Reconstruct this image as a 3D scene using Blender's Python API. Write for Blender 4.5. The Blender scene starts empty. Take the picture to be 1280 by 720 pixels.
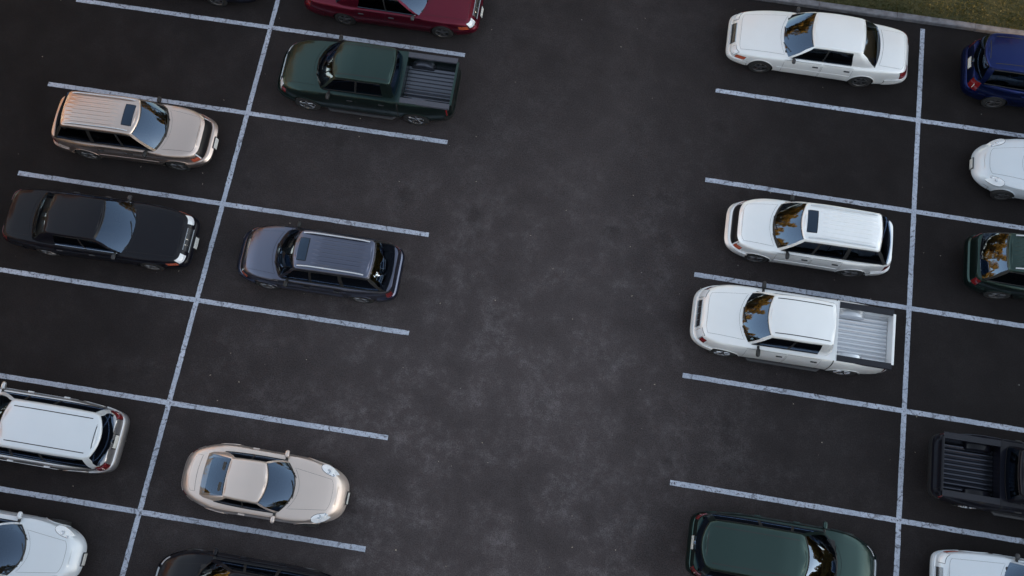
import bpy, bmesh, math, random
from mathutils import Vector, Matrix, noise

random.seed(7)
PI = math.pi
SC = bpy.context.scene
COL = SC.collection

# ------------------------------------------------------------------ maths
def clamp(x, a=0.0, b=1.0):
    return a if x < a else b if x > b else x

def lerp(a, b, t):
    return a + (b - a) * t

def smooth(t):
    t = clamp(t)
    return t * t * (3 - 2 * t)

class Curve:
    """Monotone cubic through (x, y) pairs."""
    def __init__(self, pts):
        pts = sorted(pts)
        self.x = [p[0] for p in pts]
        self.y = [p[1] for p in pts]
        n = len(pts)
        d = [(self.y[i + 1] - self.y[i]) / (self.x[i + 1] - self.x[i]) for i in range(n - 1)]
        m = [0.0] * n
        if n > 1:
            m[0], m[-1] = d[0], d[-1]
        for i in range(1, n - 1):
            m[i] = 0.0 if d[i - 1] * d[i] <= 0 else 2 * d[i - 1] * d[i] / (d[i - 1] + d[i])
        self.m = m

    def __call__(self, v):
        x, y, m = self.x, self.y, self.m
        if v <= x[0]:
            return y[0]
        if v >= x[-1]:
            return y[-1]
        i = 0
        while v > x[i + 1]:
            i += 1
        h = x[i + 1] - x[i]
        t = (v - x[i]) / h
        t2, t3 = t * t, t * t * t
        return ((2 * t3 - 3 * t2 + 1) * y[i] + (t3 - 2 * t2 + t) * h * m[i]
                + (-2 * t3 + 3 * t2) * y[i + 1] + (t3 - t2) * h * m[i + 1])

# ------------------------------------------------------------------ materials
def new_mat(name):
    m = bpy.data.materials.new(name)
    m.use_nodes = True
    nt = m.node_tree
    nt.nodes.clear()
    out = nt.nodes.new('ShaderNodeOutputMaterial')
    return m, nt, out

def N(nt, kind, **kw):
    n = nt.nodes.new(kind)
    for k, v in kw.items():
        if k in n.inputs.keys():
            n.inputs[k].default_value = v
        else:
            setattr(n, k, v)
    return n

def noise_node(nt, coord, scale, detail=4.0, rough=0.55, dist=0.0):
    n = nt.nodes.new('ShaderNodeTexNoise')
    n.inputs['Scale'].default_value = scale
    n.inputs['Detail'].default_value = detail
    n.inputs['Roughness'].default_value = rough
    n.inputs['Distortion'].default_value = dist
    nt.links.new(coord, n.inputs['Vector'])
    return n

def ramp(nt, src, stops):
    r = nt.nodes.new('ShaderNodeValToRGB')
    el = r.color_ramp.elements
    el[0].position, el[0].color = stops[0][0], stops[0][1]
    el[1].position, el[1].color = stops[-1][0], stops[-1][1]
    for p, c in stops[1:-1]:
        e = el.new(p)
        e.color = c
    nt.links.new(src, r.inputs['Fac'])
    return r

def g(v):
    return (v, v, v, 1)

def mixc(nt, fac, a, b, mode='MIX'):
    n = nt.nodes.new('ShaderNodeMix')
    n.data_type = 'RGBA'
    n.blend_type = mode
    for sock, v in ((n.inputs[0], fac), (n.inputs[6], a), (n.inputs[7], b)):
        if isinstance(v, (int, float)):
            sock.default_value = v
        elif isinstance(v, tuple):
            sock.default_value = v
        else:
            nt.links.new(v, sock)
    return n.outputs[2]

def simple(name, col, rough=0.5, metal=0.0, spec=0.5, coat=0.0, var=0.12, scale=25.0, bump=0.0):
    m, nt, out = new_mat(name)
    b = nt.nodes.new('ShaderNodeBsdfPrincipled')
    tc = nt.nodes.new('ShaderNodeTexCoord')
    nz = noise_node(nt, tc.outputs['Object'], scale, 4)
    c0 = tuple(clamp(c * (1 - var)) for c in col) + (1,)
    c1 = tuple(clamp(c * (1 + var)) for c in col) + (1,)
    r = ramp(nt, nz.outputs['Fac'], [(0.3, c0), (0.7, c1)])
    nt.links.new(r.outputs['Color'], b.inputs['Base Color'])
    b.inputs['Roughness'].default_value = rough
    b.inputs['Metallic'].default_value = metal
    b.inputs['Specular IOR Level'].default_value = spec
    b.inputs['Coat Weight'].default_value = coat
    b.inputs['Coat Roughness'].default_value = 0.04
    if bump:
        bp = nt.nodes.new('ShaderNodeBump')
        bp.inputs['Strength'].default_value = bump
        bp.inputs['Distance'].default_value = 0.01
        nt.links.new(nz.outputs['Fac'], bp.inputs['Height'])
        nt.links.new(bp.outputs['Normal'], b.inputs['Normal'])
    nt.links.new(b.outputs[0], out.inputs['Surface'])
    return m

def paint(name, col, metal=0.0, rough=0.35, coat=1.0, dust=0.10):
    """Clear-coated car paint with a thin uneven film of dust."""
    m, nt, out = new_mat(name)
    b = nt.nodes.new('ShaderNodeBsdfPrincipled')
    tc = nt.nodes.new('ShaderNodeTexCoord')
    n1 = noise_node(nt, tc.outputs['Object'], 2.3, 6, 0.6, 0.4)
    n2 = noise_node(nt, tc.outputs['Object'], 60.0, 3, 0.6)
    r1 = ramp(nt, n1.outputs['Fac'], [(0.35, g(0.0)), (0.75, g(1.0))])
    r2 = ramp(nt, n2.outputs['Fac'], [(0.4, g(0.3)), (0.7, g(1.0))])
    f = nt.nodes.new('ShaderNodeMath'); f.operation = 'MULTIPLY'
    nt.links.new(r1.outputs['Color'], f.inputs[0]); nt.links.new(r2.outputs['Color'], f.inputs[1])
    f2 = nt.nodes.new('ShaderNodeMath'); f2.operation = 'MULTIPLY'
    nt.links.new(f.outputs[0], f2.inputs[0]); f2.inputs[1].default_value = dust
    c = mixc(nt, f2.outputs[0], tuple(col) + (1,), (0.16, 0.15, 0.14, 1))
    nt.links.new(c, b.inputs['Base Color'])
    b.inputs['Metallic'].default_value = metal
    b.inputs['Roughness'].default_value = rough
    b.inputs['Specular IOR Level'].default_value = 0.12
    b.inputs['Coat Weight'].default_value = coat
    b.inputs['Coat IOR'].default_value = 1.36
    mr = nt.nodes.new('ShaderNodeMapRange')
    nt.links.new(f.outputs[0], mr.inputs[0])
    mr.inputs[3].default_value = 0.05; mr.inputs[4].default_value = 0.16
    nt.links.new(mr.outputs[0], b.inputs['Coat Roughness'])
    nt.links.new(b.outputs[0], out.inputs['Surface'])
    return m

def glass(name, tint, ior=2.0, rough=0.02):
    """Thin tinted automotive glass: a reflecting face over a dark see-through pane."""
    m, nt, out = new_mat(name)
    tr = N(nt, 'ShaderNodeBsdfTransparent'); tr.inputs['Color'].default_value = tuple(tint) + (1,)
    gl = N(nt, 'ShaderNodeBsdfGlossy'); gl.inputs['Roughness'].default_value = rough
    gl.inputs['Color'].default_value = (0.50, 0.69, 1.0, 1)
    fr = N(nt, 'ShaderNodeFresnel'); fr.inputs['IOR'].default_value = ior
    tc = N(nt, 'ShaderNodeTexCoord')
    nz = noise_node(nt, tc.outputs['Object'], 1.6, 2, 0.5)
    bp = N(nt, 'ShaderNodeBump'); bp.inputs['Strength'].default_value = 0.12; bp.inputs['Distance'].default_value = 0.012
    nt.links.new(nz.outputs['Fac'], bp.inputs['Height'])
    nt.links.new(bp.outputs['Normal'], gl.inputs['Normal'])
    mx = N(nt, 'ShaderNodeMixShader')
    nt.links.new(fr.outputs[0], mx.inputs[0]); nt.links.new(tr.outputs[0], mx.inputs[1]); nt.links.new(gl.outputs[0], mx.inputs[2])
    nt.links.new(mx.outputs[0], out.inputs['Surface'])
    return m

M = {}
M['paint'] = paint('placeholder_paint', (0.5, 0.5, 0.5))
M['black'] = simple('black_rubber_trim', (0.012, 0.012, 0.013), 0.55)
M['gap'] = simple('shut_gap', (0.02, 0.02, 0.02), 0.9)
M['plastic'] = simple('grey_black_plastic', (0.03, 0.03, 0.034), 0.5, bump=0.1, scale=120)
M['grey_grille'] = simple('smoked_chrome_grille', (0.16, 0.165, 0.18), 0.25, 0.9, var=0.2, scale=90)
M['grille'] = simple('dark_grille', (0.012, 0.012, 0.014), 0.35, 0.2)
M['chrome'] = simple('chrome_trim', (0.62, 0.63, 0.65), 0.12, 1.0, var=0.05)
M['alloy'] = simple('alloy_wheel', (0.27, 0.27, 0.285), 0.3, 0.9, var=0.1)
M['bright_alloy'] = simple('bright_alloy_wheel', (0.55, 0.55, 0.57), 0.22, 0.95, var=0.08)
M['tyre'] = simple('tyre_rubber', (0.016, 0.016, 0.017), 0.8, bump=0.3, scale=90)
M['well'] = simple('wheel_well', (0.008, 0.008, 0.008), 0.95)
M['inner'] = simple('cabin_cloth_dark', (0.02, 0.02, 0.023), 0.9)
M['seat'] = simple('seat_cloth', (0.055, 0.052, 0.05), 0.85, bump=0.2, scale=150)
M['headlamp'] = simple('headlamp_lens', (0.72, 0.74, 0.78), 0.12, 0.0, 0.6, 1.0, var=0.06, scale=40)
M['tail'] = simple('tail_lamp_red', (0.17, 0.008, 0.010), 0.15, 0.0, 0.6, 1.0, scale=40)
M['amber'] = simple('amber_lamp', (0.42, 0.075, 0.03), 0.18, 0.0, 0.6, 1.0, scale=40)
M['clear_lamp'] = simple('reversing_lamp', (0.75, 0.7, 0.66), 0.12, 0.0, 0.6, 1.0, scale=40)
M['plate'] = simple('number_plate', (0.62, 0.62, 0.6), 0.4, var=0.15, scale=60)
M['glass'] = glass('tinted_glass', (0.22, 0.24, 0.25), 2.05)
M['side_glass'] = glass('dark_side_glass', (0.10, 0.10, 0.11), 1.55)
M['roof_glass'] = glass('sunroof_glass', (0.05, 0.06, 0.07), 1.9)
M['rail'] = simple('roof_rail_metal', (0.6, 0.62, 0.66), 0.3, 0.7, var=0.06)
M['cap'] = simple('bed_rail_cap', (0.03, 0.032, 0.04), 0.5, bump=0.1, scale=90)

# ------------------------------------------------------------------ mesh builder
class MB:
    def __init__(self):
        self.v, self.f, self.m = [], [], []

    def vert(self, p):
        self.v.append(tuple(p))
        return len(self.v) - 1

    def face(self, idx, mi=0):
        self.f.append(tuple(idx)); self.m.append(mi)

    def grid(self, rows, mi=0, flip=False, closed=False):
        ids = [[self.vert(p) for p in r] for r in rows]
        for a, b in zip(ids[:-1], ids[1:]):
            n = len(a)
            for k in range(n if closed else n - 1):
                q = (a[k], a[(k + 1) % n], b[(k + 1) % n], b[k])
                self.face(q[::-1] if flip else q, mi)
        return ids

    def box(self, c, s, mi=0, rot=None, bev=0.0):
        """Box with chamfered edges, centre c, full size s."""
        hx, hy, hz = s[0] / 2, s[1] / 2, s[2] / 2
        b = min(bev, hx * 0.9, hy * 0.9, hz * 0.9)
        bm = bmesh.new()
        bmesh.ops.create_cube(bm, size=1.0)
        for v in bm.verts:
            v.co = Vector((v.co.x * s[0], v.co.y * s[1], v.co.z * s[2]))
        if b > 0:
            bmesh.ops.bevel(bm, geom=list(bm.edges), offset=b, segments=2, profile=0.6, affect='EDGES')
        self.add_bm(bm, Matrix.Translation(Vector(c)) @ (rot.to_4x4() if rot else Matrix.Identity(4)), mi)
        bm.free()

    def add_bm(self, bm, mat, mi):
        base = len(self.v)
        bm.verts.ensure_lookup_table()
        for i, v in enumerate(bm.verts):
            v.index = i
            self.v.append(tuple(mat @ v.co))
        for f in bm.faces:
            self.face([base + v.index for v in f.verts], mi)

    def tube(self, pts, r, mi=0, n=8, flat=1.0):
        rows = []
        for i, p in enumerate(pts):
            p = Vector(p)
            a = Vector(pts[max(i - 1, 0)]); b = Vector(pts[min(i + 1, len(pts) - 1)])
            d = (b - a).normalized()
            up = Vector((0, 0, 1)) if abs(d.z) < 0.9 else Vector((1, 0, 0))
            s = d.cross(up).normalized(); u = s.cross(d)
            rr = r[i] if isinstance(r, (list, tuple)) else r
            rows.append([p + s * math.cos(2 * PI * k / n) * rr + u * math.sin(2 * PI * k / n) * rr * flat for k in range(n)])
        ids = self.grid(rows, mi, closed=True)
        self.face(ids[0], mi); self.face(ids[-1][::-1], mi)

    def build(self, name, mats, parent=None, sharp=35, merge=1e-4, normals=True):
        me = bpy.data.meshes.new(name)
        me.from_pydata(self.v, [], self.f)
        for i, p in enumerate(me.polygons):
            p.material_index = self.m[i]
        bm = bmesh.new(); bm.from_mesh(me)
        if merge:
            bmesh.ops.remove_doubles(bm, verts=bm.verts, dist=merge)
            bmesh.ops.dissolve_degenerate(bm, dist=1e-5, edges=bm.edges)
        if normals:
            bmesh.ops.recalc_face_normals(bm, faces=bm.faces)
        bm.to_mesh(me); bm.free()
        for p in me.polygons:
            p.use_smooth = True
        me.set_sharp_from_angle(angle=math.radians(sharp))
        for m in (mats if isinstance(mats, (list, tuple)) else [mats]):
            me.materials.append(m)
        o = bpy.data.objects.new(name, me)
        COL.objects.link(o)
        if parent is not None:
            o.parent = parent
        return o

def empty(name, parent=None, loc=(0, 0, 0)):
    o = bpy.data.objects.new(name, None)
    o.empty_display_size = 0.2
    o.location = loc
    COL.objects.link(o)
    if parent is not None:
        o.parent = parent
    return o

def tag(o, label=None, cat=None, group=None, kind=None):
    if label: o['label'] = label
    if cat: o['category'] = cat
    if group: o['group'] = group
    if kind: o['kind'] = kind
    return o

def patch(mb, fn, u0, u1, v0, v1, nu, nv, off, mi=0, seam=0.0, seam_mi=1, sink=0.012, inside=(0, 0, 0.6)):
    """A raised shell that follows the surface fn(u, v): panel, lamp, plate; with seam > 0 a dark shut line round it."""
    inside = Vector(inside)
    du, dv = (u1 - u0) / nu, (v1 - v0) / nv
    rows, low, out = [], [], []
    for i in range(nu + 1):
        r, l = [], []
        for j in range(nv + 1):
            u, v = u0 + du * i, v0 + dv * j
            p = Vector(fn(u, v))
            a = Vector(fn(u + du * 0.2, v)) - Vector(fn(u - du * 0.2, v))
            b = Vector(fn(u, v + dv * 0.2)) - Vector(fn(u, v - dv * 0.2))
            n = a.cross(b)
            n = n.normalized() if n.length > 1e-9 else Vector((0, 0, 1))
            if n.dot(p - inside) < 0:
                n = -n
            r.append(p + n * off); l.append((p, n))
        rows.append(r); low.append(l)
    mb.grid(rows, mi)
    per = [(i, 0) for i in range(nu)] + [(nu, j) for j in range(nv)] + [(i, nv) for i in range(nu, 0, -1)] + [(0, j) for j in range(nv, 0, -1)]
    top = [rows[i][j] for i, j in per]
    bot = [low[i][j][0] - low[i][j][1] * sink for i, j in per]
    mb.grid([top, bot], mi, closed=True)
    if seam:
        cen = sum(top, Vector()) / len(top)
        ring_in = [low[i][j][0] + low[i][j][1] * 0.002 for i, j in per]
        ring_out = []
        m = len(per)
        for k in range(m):
            p, n = low[per[k][0]][per[k][1]]
            t = ring_in[(k + 1) % m] - ring_in[k - 1]
            o = t.cross(n)
            o = o.normalized() if o.length > 1e-9 else Vector()
            if o.dot(p - cen) < 0:
                o = -o
            ring_out.append(p + n * 0.002 + o * seam)
        mb.grid([ring_in, ring_out], seam_mi, closed=True)

# ------------------------------------------------------------------ car body
class Body:
    def __init__(s, A, B, nf, nr, z0, levels, zb, crown, flare=(), taper=0.0):
        s.A, s.B, s.nf, s.nr, s.z0 = A, B, nf, nr, z0
        s.cf = Curve([(l[0], l[1]) for l in levels])
        s.cr = Curve([(l[0], l[2]) for l in levels])
        s.cw = Curve([(l[0], l[3]) for l in levels])
        s.zb, s.crown, s.flare, s.taper = Curve(zb), Curve(crown), flare, taper
        n = 1500
        acc, pts = [0.0], [s.P(PI * i / n, 0.5) for i in range(n + 1)]
        for a, b in zip(pts[:-1], pts[1:]):
            acc.append(acc[-1] + (b - a).length)
        s.acc, s.n = [a / acc[-1] for a in acc], n

    def t_of(s, q):
        lo, hi = 0, s.n
        while hi - lo > 1:
            m = (lo + hi) // 2
            if s.acc[m] <= q: lo = m
            else: hi = m
        d = s.acc[hi] - s.acc[lo]
        return PI * (lo + ((q - s.acc[lo]) / d if d else 0)) / s.n

    def P(s, t, h, side=1):
        c, sn = math.cos(t), math.sin(t)
        n = s.nr + (s.nf - s.nr) * smooth((c + 1) / 2)
        a = s.A - (s.cf(h) if c > 0 else s.cr(h))
        x = math.copysign(a * abs(c) ** (2 / n), c)
        y = (s.B - s.cw(h)) * abs(max(sn, 0)) ** (2 / n)
        y *= 1 - s.taper * smooth((abs(x) / s.A - 0.35) / 0.65)
        for fx, fr, amp in s.flare:
            y += amp * math.exp(-((x - fx) / fr) ** 2) * smooth((y / s.B - 0.6) / 0.3) * (1 - smooth((h - 0.7) / 0.3) * 0.6)
        zt = s.zb(x)
        z0 = s.z0 + 0.06 * smooth((abs(x) / s.A - 0.75) / 0.25)
        return Vector((x, side * y, z0 + h * (zt - z0)))

    def _bis(s, f, lo, hi):
        flo = f(lo) > 0
        for _ in range(34):
            m = (lo + hi) / 2
            if (f(m) > 0) == flo: lo = m
            else: hi = m
        return (lo + hi) / 2

    def t_x(s, x, h=1.0):
        return s._bis(lambda t: s.P(t, h).x - x, 0, PI)

    def t_y(s, y, front=True, h=0.6):
        y = abs(y)
        return s._bis(lambda t: s.P(t, h).y - y, 0, PI / 2) if front else s._bis(lambda t: s.P(t, h).y - y, PI / 2, PI)

    def hw(s, x):
        k = round(x, 4)
        c = s.__dict__.setdefault('_hw', {})
        if k not in c:
            c[k] = s.P(s.t_x(x), 1.0).y
        return c[k]

    def top(s, x, y):
        w = max(s.hw(x), 1e-3)
        q = clamp(abs(y) / w)
        return Vector((x, y, s.zb(x) + s.crown(x) * (1 - q * q)))

    def side(s, x, h, sd):
        return s.P(s.t_x(x, h), h, sd)

    def mesh(s, nt=120, nh=22, ns=7):
        mb = MB()
        ts = [s.t_of(i / nt) for i in range(nt + 1)]
        hs = [(i / nh) for i in range(nh + 1)]
        hs = [h ** 0.8 if False else h for h in hs]
        for sd in (1, -1):
            rows = [[s.P(t, h, sd) for t in ts] for h in hs]
            for k in range(1, ns + 1):
                q = 1 - k / ns
                r = []
                for t in ts:
                    p = s.P(t, 1.0, sd)
                    r.append(Vector((p.x, p.y * q, p.z + s.crown(p.x) * (1 - q * q))))
                rows.append(r)
            mb.grid(rows, 0)
            bot = [s.P(t, 0, sd) for t in ts]
            mb.grid([bot, [Vector((p.x, 0, p.z)) for p in bot]], 1)
        return mb

def cut(obj, cutter_mb, mats):
    """Boolean difference; the cut faces keep the cutter's own materials."""
    c = cutter_mb.build('cutter', mats, merge=0)
    md = obj.modifiers.new('cut', 'BOOLEAN')
    md.operation = 'DIFFERENCE'; md.solver = 'EXACT'; md.object = c
    try:
        md.material_mode = 'TRANSFER'
    except Exception:
        pass
    dg = bpy.context.evaluated_depsgraph_get()
    me = bpy.data.meshes.new_from_object(obj.evaluated_get(dg), depsgraph=dg)
    obj.modifiers.clear()
    old = obj.data
    obj.data = me
    bpy.data.meshes.remove(old)
    cm = c.data
    bpy.data.objects.remove(c); bpy.data.meshes.remove(cm)

def finish_body(obj, extra, extra_mats):
    """Join extra surface pieces into the body mesh, set the materials, shade smooth."""
    me = obj.data
    names = [m.name if m else '' for m in me.materials]
    verts = [tuple(v.co) for v in me.vertices]
    mb = MB()
    mb.v = verts
    for p in me.polygons:
        mb.f.append(tuple(p.vertices)); mb.m.append(p.material_index)
    mats = list(me.materials)
    remap = []
    for m in extra_mats:
        if m.name in [x.name for x in mats]:
            remap.append([x.name for x in mats].index(m.name))
        else:
            mats.append(m); remap.append(len(mats) - 1)
    base = len(mb.v)
    mb.v += extra.v
    for f, mi in zip(extra.f, extra.m):
        mb.f.append(tuple(base + i for i in f)); mb.m.append(remap[mi])
    nm = bpy.data.meshes.new(obj.name)
    nm.from_pydata(mb.v, [], mb.f)
    for i, p in enumerate(nm.polygons):
        p.material_index = mb.m[i]; p.use_smooth = True
    for m in mats:
        nm.materials.append(m)
    nm.set_sharp_from_angle(angle=math.radians(32))
    obj.data = nm
    bpy.data.meshes.remove(me)

# ------------------------------------------------------------------ greenhouse (pillars, glass, roof)
class Cabin:
    LV = [0, 0.03, 0.06, 0.10, 0.13, 0.3, 0.5, 0.7, 0.87, 0.90, 0.95, 0.975, 1.0]

    def __init__(s, body, g):
        s.b, s.g = body, g
        col = []          # (base, top, tag of the strip that FOLLOWS)
        nb = 9
        zt = Curve(g['zroof'])
        def add(xb, yb, xt, yt, tg):
            pb = body.top(xb, yb); pb.z -= 0.03
            col.append((pb, Vector((xt, yt, zt(xt))), tg))
        for k in range(nb + 1):
            f = k / nb
            tg = 'windshield' if k < nb else 'pillar'
            add(g['xwb'] - g['cwb'] * f * f, f * g['wbA'], g['xwt'] - g['cwt'] * f * f, f * g['wtA'], tg)
        x0b, x0t = g['xwb'] - g['cwb'] - g['pa'], g['xwt'] - g['cwt'] - g['pa'] * 0.9
        wb, wt = Curve(g['wb']), Curve(g['wt'])
        cur = (x0b, x0t)
        for xb, xt, tg, n in g['side']:
            for k in range(n):
                f = k / n
                a, b = lerp(cur[0], xb, f), lerp(cur[1], xt, f)
                add(a, wb(a), b, wt(b), tg)
            cur = (xb, xt)
        add(cur[0], wb(cur[0]), cur[1], wt(cur[1]), g.get('corner', 'pillar'))
        for k in range(nb, -1, -1):
            f = k / nb
            add(g['xrb'] + g['crb'] * f * f, f * g['wbR'], g['xrt'] + g['crt'] * f * f, f * g['wtR'], 'rear_window')
        s.col = col
        # roof ring (top of the columns) for heights on the roof
        xc = (g['xwt'] + g['xrt']) / 2
        s.xc = xc
        s.rings = []
        for sc_, dz in ((1.0, 0.0), (0.985, 0.016), (0.96, 0.030), (0.92, 0.040), (0.86, 0.046)):
            s.rings.append([Vector((xc + (c[1].x - xc) * (1 - (1 - sc_) * 0.45), c[1].y * sc_, c[1].z + dz)) for c in col])
        s.crown = g.get('crown', 0.03)

    def P(s, k, v, sd=1):
        b, t, tg = s.col[k]
        p = b.lerp(t, v)
        y = p.y
        bl = s.g.get('bulge', 0.03) * 4 * v * (1 - v)
        cx = (s.g['xwb'] + s.g['xrb']) / 2
        hx = (s.g['xwb'] - s.g['xrb']) / 2
        d = Vector(((p.x - cx) / hx, y / s.g['wbA'], 0))
        # push mostly along the dominant direction
        if abs(d.y) > 0.85: p.y += bl
        else: p.x += math.copysign(bl * 0.8, d.x); p.y += bl * 0.6 * max(d.y, 0)
        p.z += bl * 0.35
        return Vector((p.x, sd * p.y, p.z))

    def roof(s, x, y):
        r = s.rings[-1]
        w, z, best = 0.3, 1.5, None
        for a, b in zip(r[:-1], r[1:]):
            if (a.x - x) * (b.x - x) <= 0 and abs(a.x - b.x) > 1e-6:
                f = (x - a.x) / (b.x - a.x)
                w, z = lerp(a.y, b.y, f), lerp(a.z, b.z, f)
                break
        w = max(w, 0.05)
        q = abs(y) / w
        if q > 1:
            return Vector((x, y, z - 0.12 * (q - 1)))
        return Vector((x, y, z + s.crown * (1 - q * q)))

    def build(s, parent, ng):
        g_ = s.g
        shell = MB()
        parts = []          # (name, MB)
        LV = s.LV
        cowl = g_.get('cowl', 0.06)
        frame_side = 0 if not g_.get('black_pillars') else 1
        n = len(s.col)
        for sd in (1, -1):
            k = 0
            while k < n - 1:
                tg = s.col[k][2]
                e = k
                while e < n - 1 and s.col[e][2] == tg:
                    e += 1
                for i in range(len(LV) - 1):
                    v0, v1 = LV[i], LV[i + 1]
                    vm = (v0 + v1) / 2
                    rows = [[s.P(c, v, sd) for c in range(k, e + 1)] for v in (v0, v1)]
                    if tg == 'windshield':
                        kind = 'seal' if vm < cowl or vm > 0.975 else 'glass'
                    elif tg == 'rear_window':
                        kind = 'glass' if g_.get('rear_v', (0.10, 0.95))[0] < vm < g_.get('rear_v', (0.10, 0.95))[1] else ('seal' if g_.get('rear_v', (0.10, 0.95))[0] - 0.045 < vm < g_.get('rear_v', (0.10, 0.95))[1] + 0.03 else 'body')
                    elif tg == 'side_window':
                        kind = 'glass' if 0.13 < vm < 0.90 else 'seal' if 0.10 < vm < 0.95 else 'body'
                    elif tg == 'dark_pillar':
                        kind = 'seal' if 0.10 < vm < 0.95 else 'body'
                    else:
                        kind = 'body'
                    if kind == 'glass':
                        if not parts or parts[-1][0] != (tg, k, sd):
                            parts.append(((tg, k, sd), MB()))
                        parts[-1][1].grid(rows, 0)
                    else:
                        shell.grid(rows, 1 if kind == 'seal' else 0)
                k = e
            # roof
            rr = [[Vector((p.x, sd * p.y, p.z)) for p in r] for r in s.rings]
            last = s.rings[-1]
            for q in (0.8, 0.6, 0.4, 0.2, 0.0):
                rr.append([Vector((p.x, sd * p.y * q, p.z + s.crown * (1 - q * q))) for p in last])
            shell.grid(rr, 0)
        # front and rear glass: both halves make one pane
        done = {}
        for (tg, k, sd), mb in parts:
            key = (tg, k) if tg in ('windshield', 'rear_window') else (tg, k, sd)
            if key in done:
                b = len(done[key].v)
                done[key].v += mb.v
                done[key].f += [tuple(b + i for i in f) for f in mb.f]; done[key].m += mb.m
            else:
                done[key] = mb
        for key, mb in done.items():
            gm = M['glass'] if key[0] != 'side_window' else M['side_glass']
            if key[0] == 'rear_window': gm = ng
            pane = mb.build(key[0], gm, parent)
            if key[0] == 'windshield':
                s.pane = pane
        return shell

# ------------------------------------------------------------------ car pieces
def make_wheel(parent, x, y, r, w, sd, spokes=5, cap='alloy'):
    e = empty('wheel', parent, (x, y, r))
    prof = [(-w / 2, r * 0.64), (-w / 2 * 0.98, r * 0.8), (-w / 2 * 0.9, r * 0.93), (-w / 2 * 0.7, r * 0.985), (0, r), (w / 2 * 0.7, r * 0.985), (w / 2 * 0.9, r * 0.93), (w / 2 * 0.98, r * 0.8), (w / 2, r * 0.64), (w / 2 * 0.8, r * 0.6), (-w / 2 * 0.8, r * 0.6)]
    mb = MB()
    n = 36
    mb.grid([[Vector((math.cos(2 * PI * k / n) * q, yy, math.sin(2 * PI * k / n) * q)) for k in range(n)] for yy, q in prof + prof[:1]], 0, closed=True)
    mb.build('tyre', M['tyre'], e)
    rm = MB()
    ri = r * 0.63
    yo = sd * w / 2
    ring = [(yo * 0.96, ri), (yo * 1.0, ri * 0.97), (yo * 0.9, ri * 0.9), (yo * 0.2, ri * 0.86), (-yo * 0.9, ri * 0.95)]
    rm.grid([[Vector((math.cos(2 * PI * k / n) * q, yy, math.sin(2 * PI * k / n) * q)) for k in range(n)] for yy, q in ring], 0, closed=True)
    # dark back plate
    rm.grid([[Vector((math.cos(2 * PI * k / n) * q, yo * 0.3, math.sin(2 * PI * k / n) * q)) for k in range(n)] for q in (ri * 0.88, 0.01)], 1, closed=True)
    # hub and spokes
    rm.grid([[Vector((math.cos(2 * PI * k / 16) * q, yy, math.sin(2 * PI * k / 16) * q)) for k in range(16)] for yy, q in ((yo * 0.4, ri * 0.28), (yo * 0.86, ri * 0.26), (yo * 0.92, ri * 0.18), (yo * 0.92, 0.002))], 0, closed=True)
    for k in range(spokes):
        a = 2 * PI * k / spokes + 0.3
        R = Matrix.Rotation(-a, 3, 'Y')
        hw0, hw1 = ri * 0.17, ri * 0.12
        pts = []
        for q, hh, yy in ((ri * 0.2, hw0, yo * 0.88), (ri * 0.6, hw1, yo * 0.9), (ri * 0.93, hw1 * 1.25, yo * 0.9)):
            pts.append([R @ Vector((q, yy - sd * 0.03, -hh)), R @ Vector((q, yy, -hh * 0.8)), R @ Vector((q, yy, hh * 0.8)), R @ Vector((q, yy - sd * 0.03, hh))])
        rm.grid(pts, 0)
    rm.build('rim', [M[cap], M['well']], e)
    return e

def make_mirror(parent, p, sd, mat, big=1.0):
    mb = MB()
    c = Vector(p) + Vector((0.0, sd * 0.15 * big, 0.05))
    rows = []
    n = 14
    for i in range(7):
        a = -PI / 2 + PI * i / 6
        q = max(math.cos(a), 0.02) ** 0.5
        rows.append([c + Vector((math.sin(a) * 0.055, sd * math.copysign(abs(math.cos(2 * PI * k / n)) ** 0.7, math.cos(2 * PI * k / n)) * 0.125 * q * big,
                                 math.copysign(abs(math.sin(2 * PI * k / n)) ** 0.7, math.sin(2 * PI * k / n)) * 0.075 * q * big)) for k in range(n)])
    ids = mb.grid(rows, 0, closed=True)
    mb.face(ids[0], 0); mb.face(ids[-1], 0)
    mb.tube([Vector(p) + Vector((0, -sd * 0.04, 0)), Vector(p) + Vector((0.0, sd * 0.06, 0.03))], [0.04, 0.03], 1, 8)
    return mb.build('side_mirror', [mat, M['black']], parent)

def make_seat(parent, x, y, z, w=0.46, back=0.62, head=True, mat='seat'):
    mb = MB()
    R = Matrix.Rotation(math.radians(-16), 3, 'Y')
    mb.box((x + 0.22, y, z + 0.06), (0.5, w, 0.16), 0, bev=0.05)
    mb.box((x - 0.08, y, z + back / 2), (0.13, w, back), 0, R, bev=0.05)
    if head:
        for yy in ([0] if w < 0.7 else [-w * 0.3, w * 0.3]):
            mb.box((x - 0.20, y + yy, z + back + 0.08), (0.10, 0.24, 0.17), 0, R, bev=0.045)
    return mb.build('seat', M[mat], parent)

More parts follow.
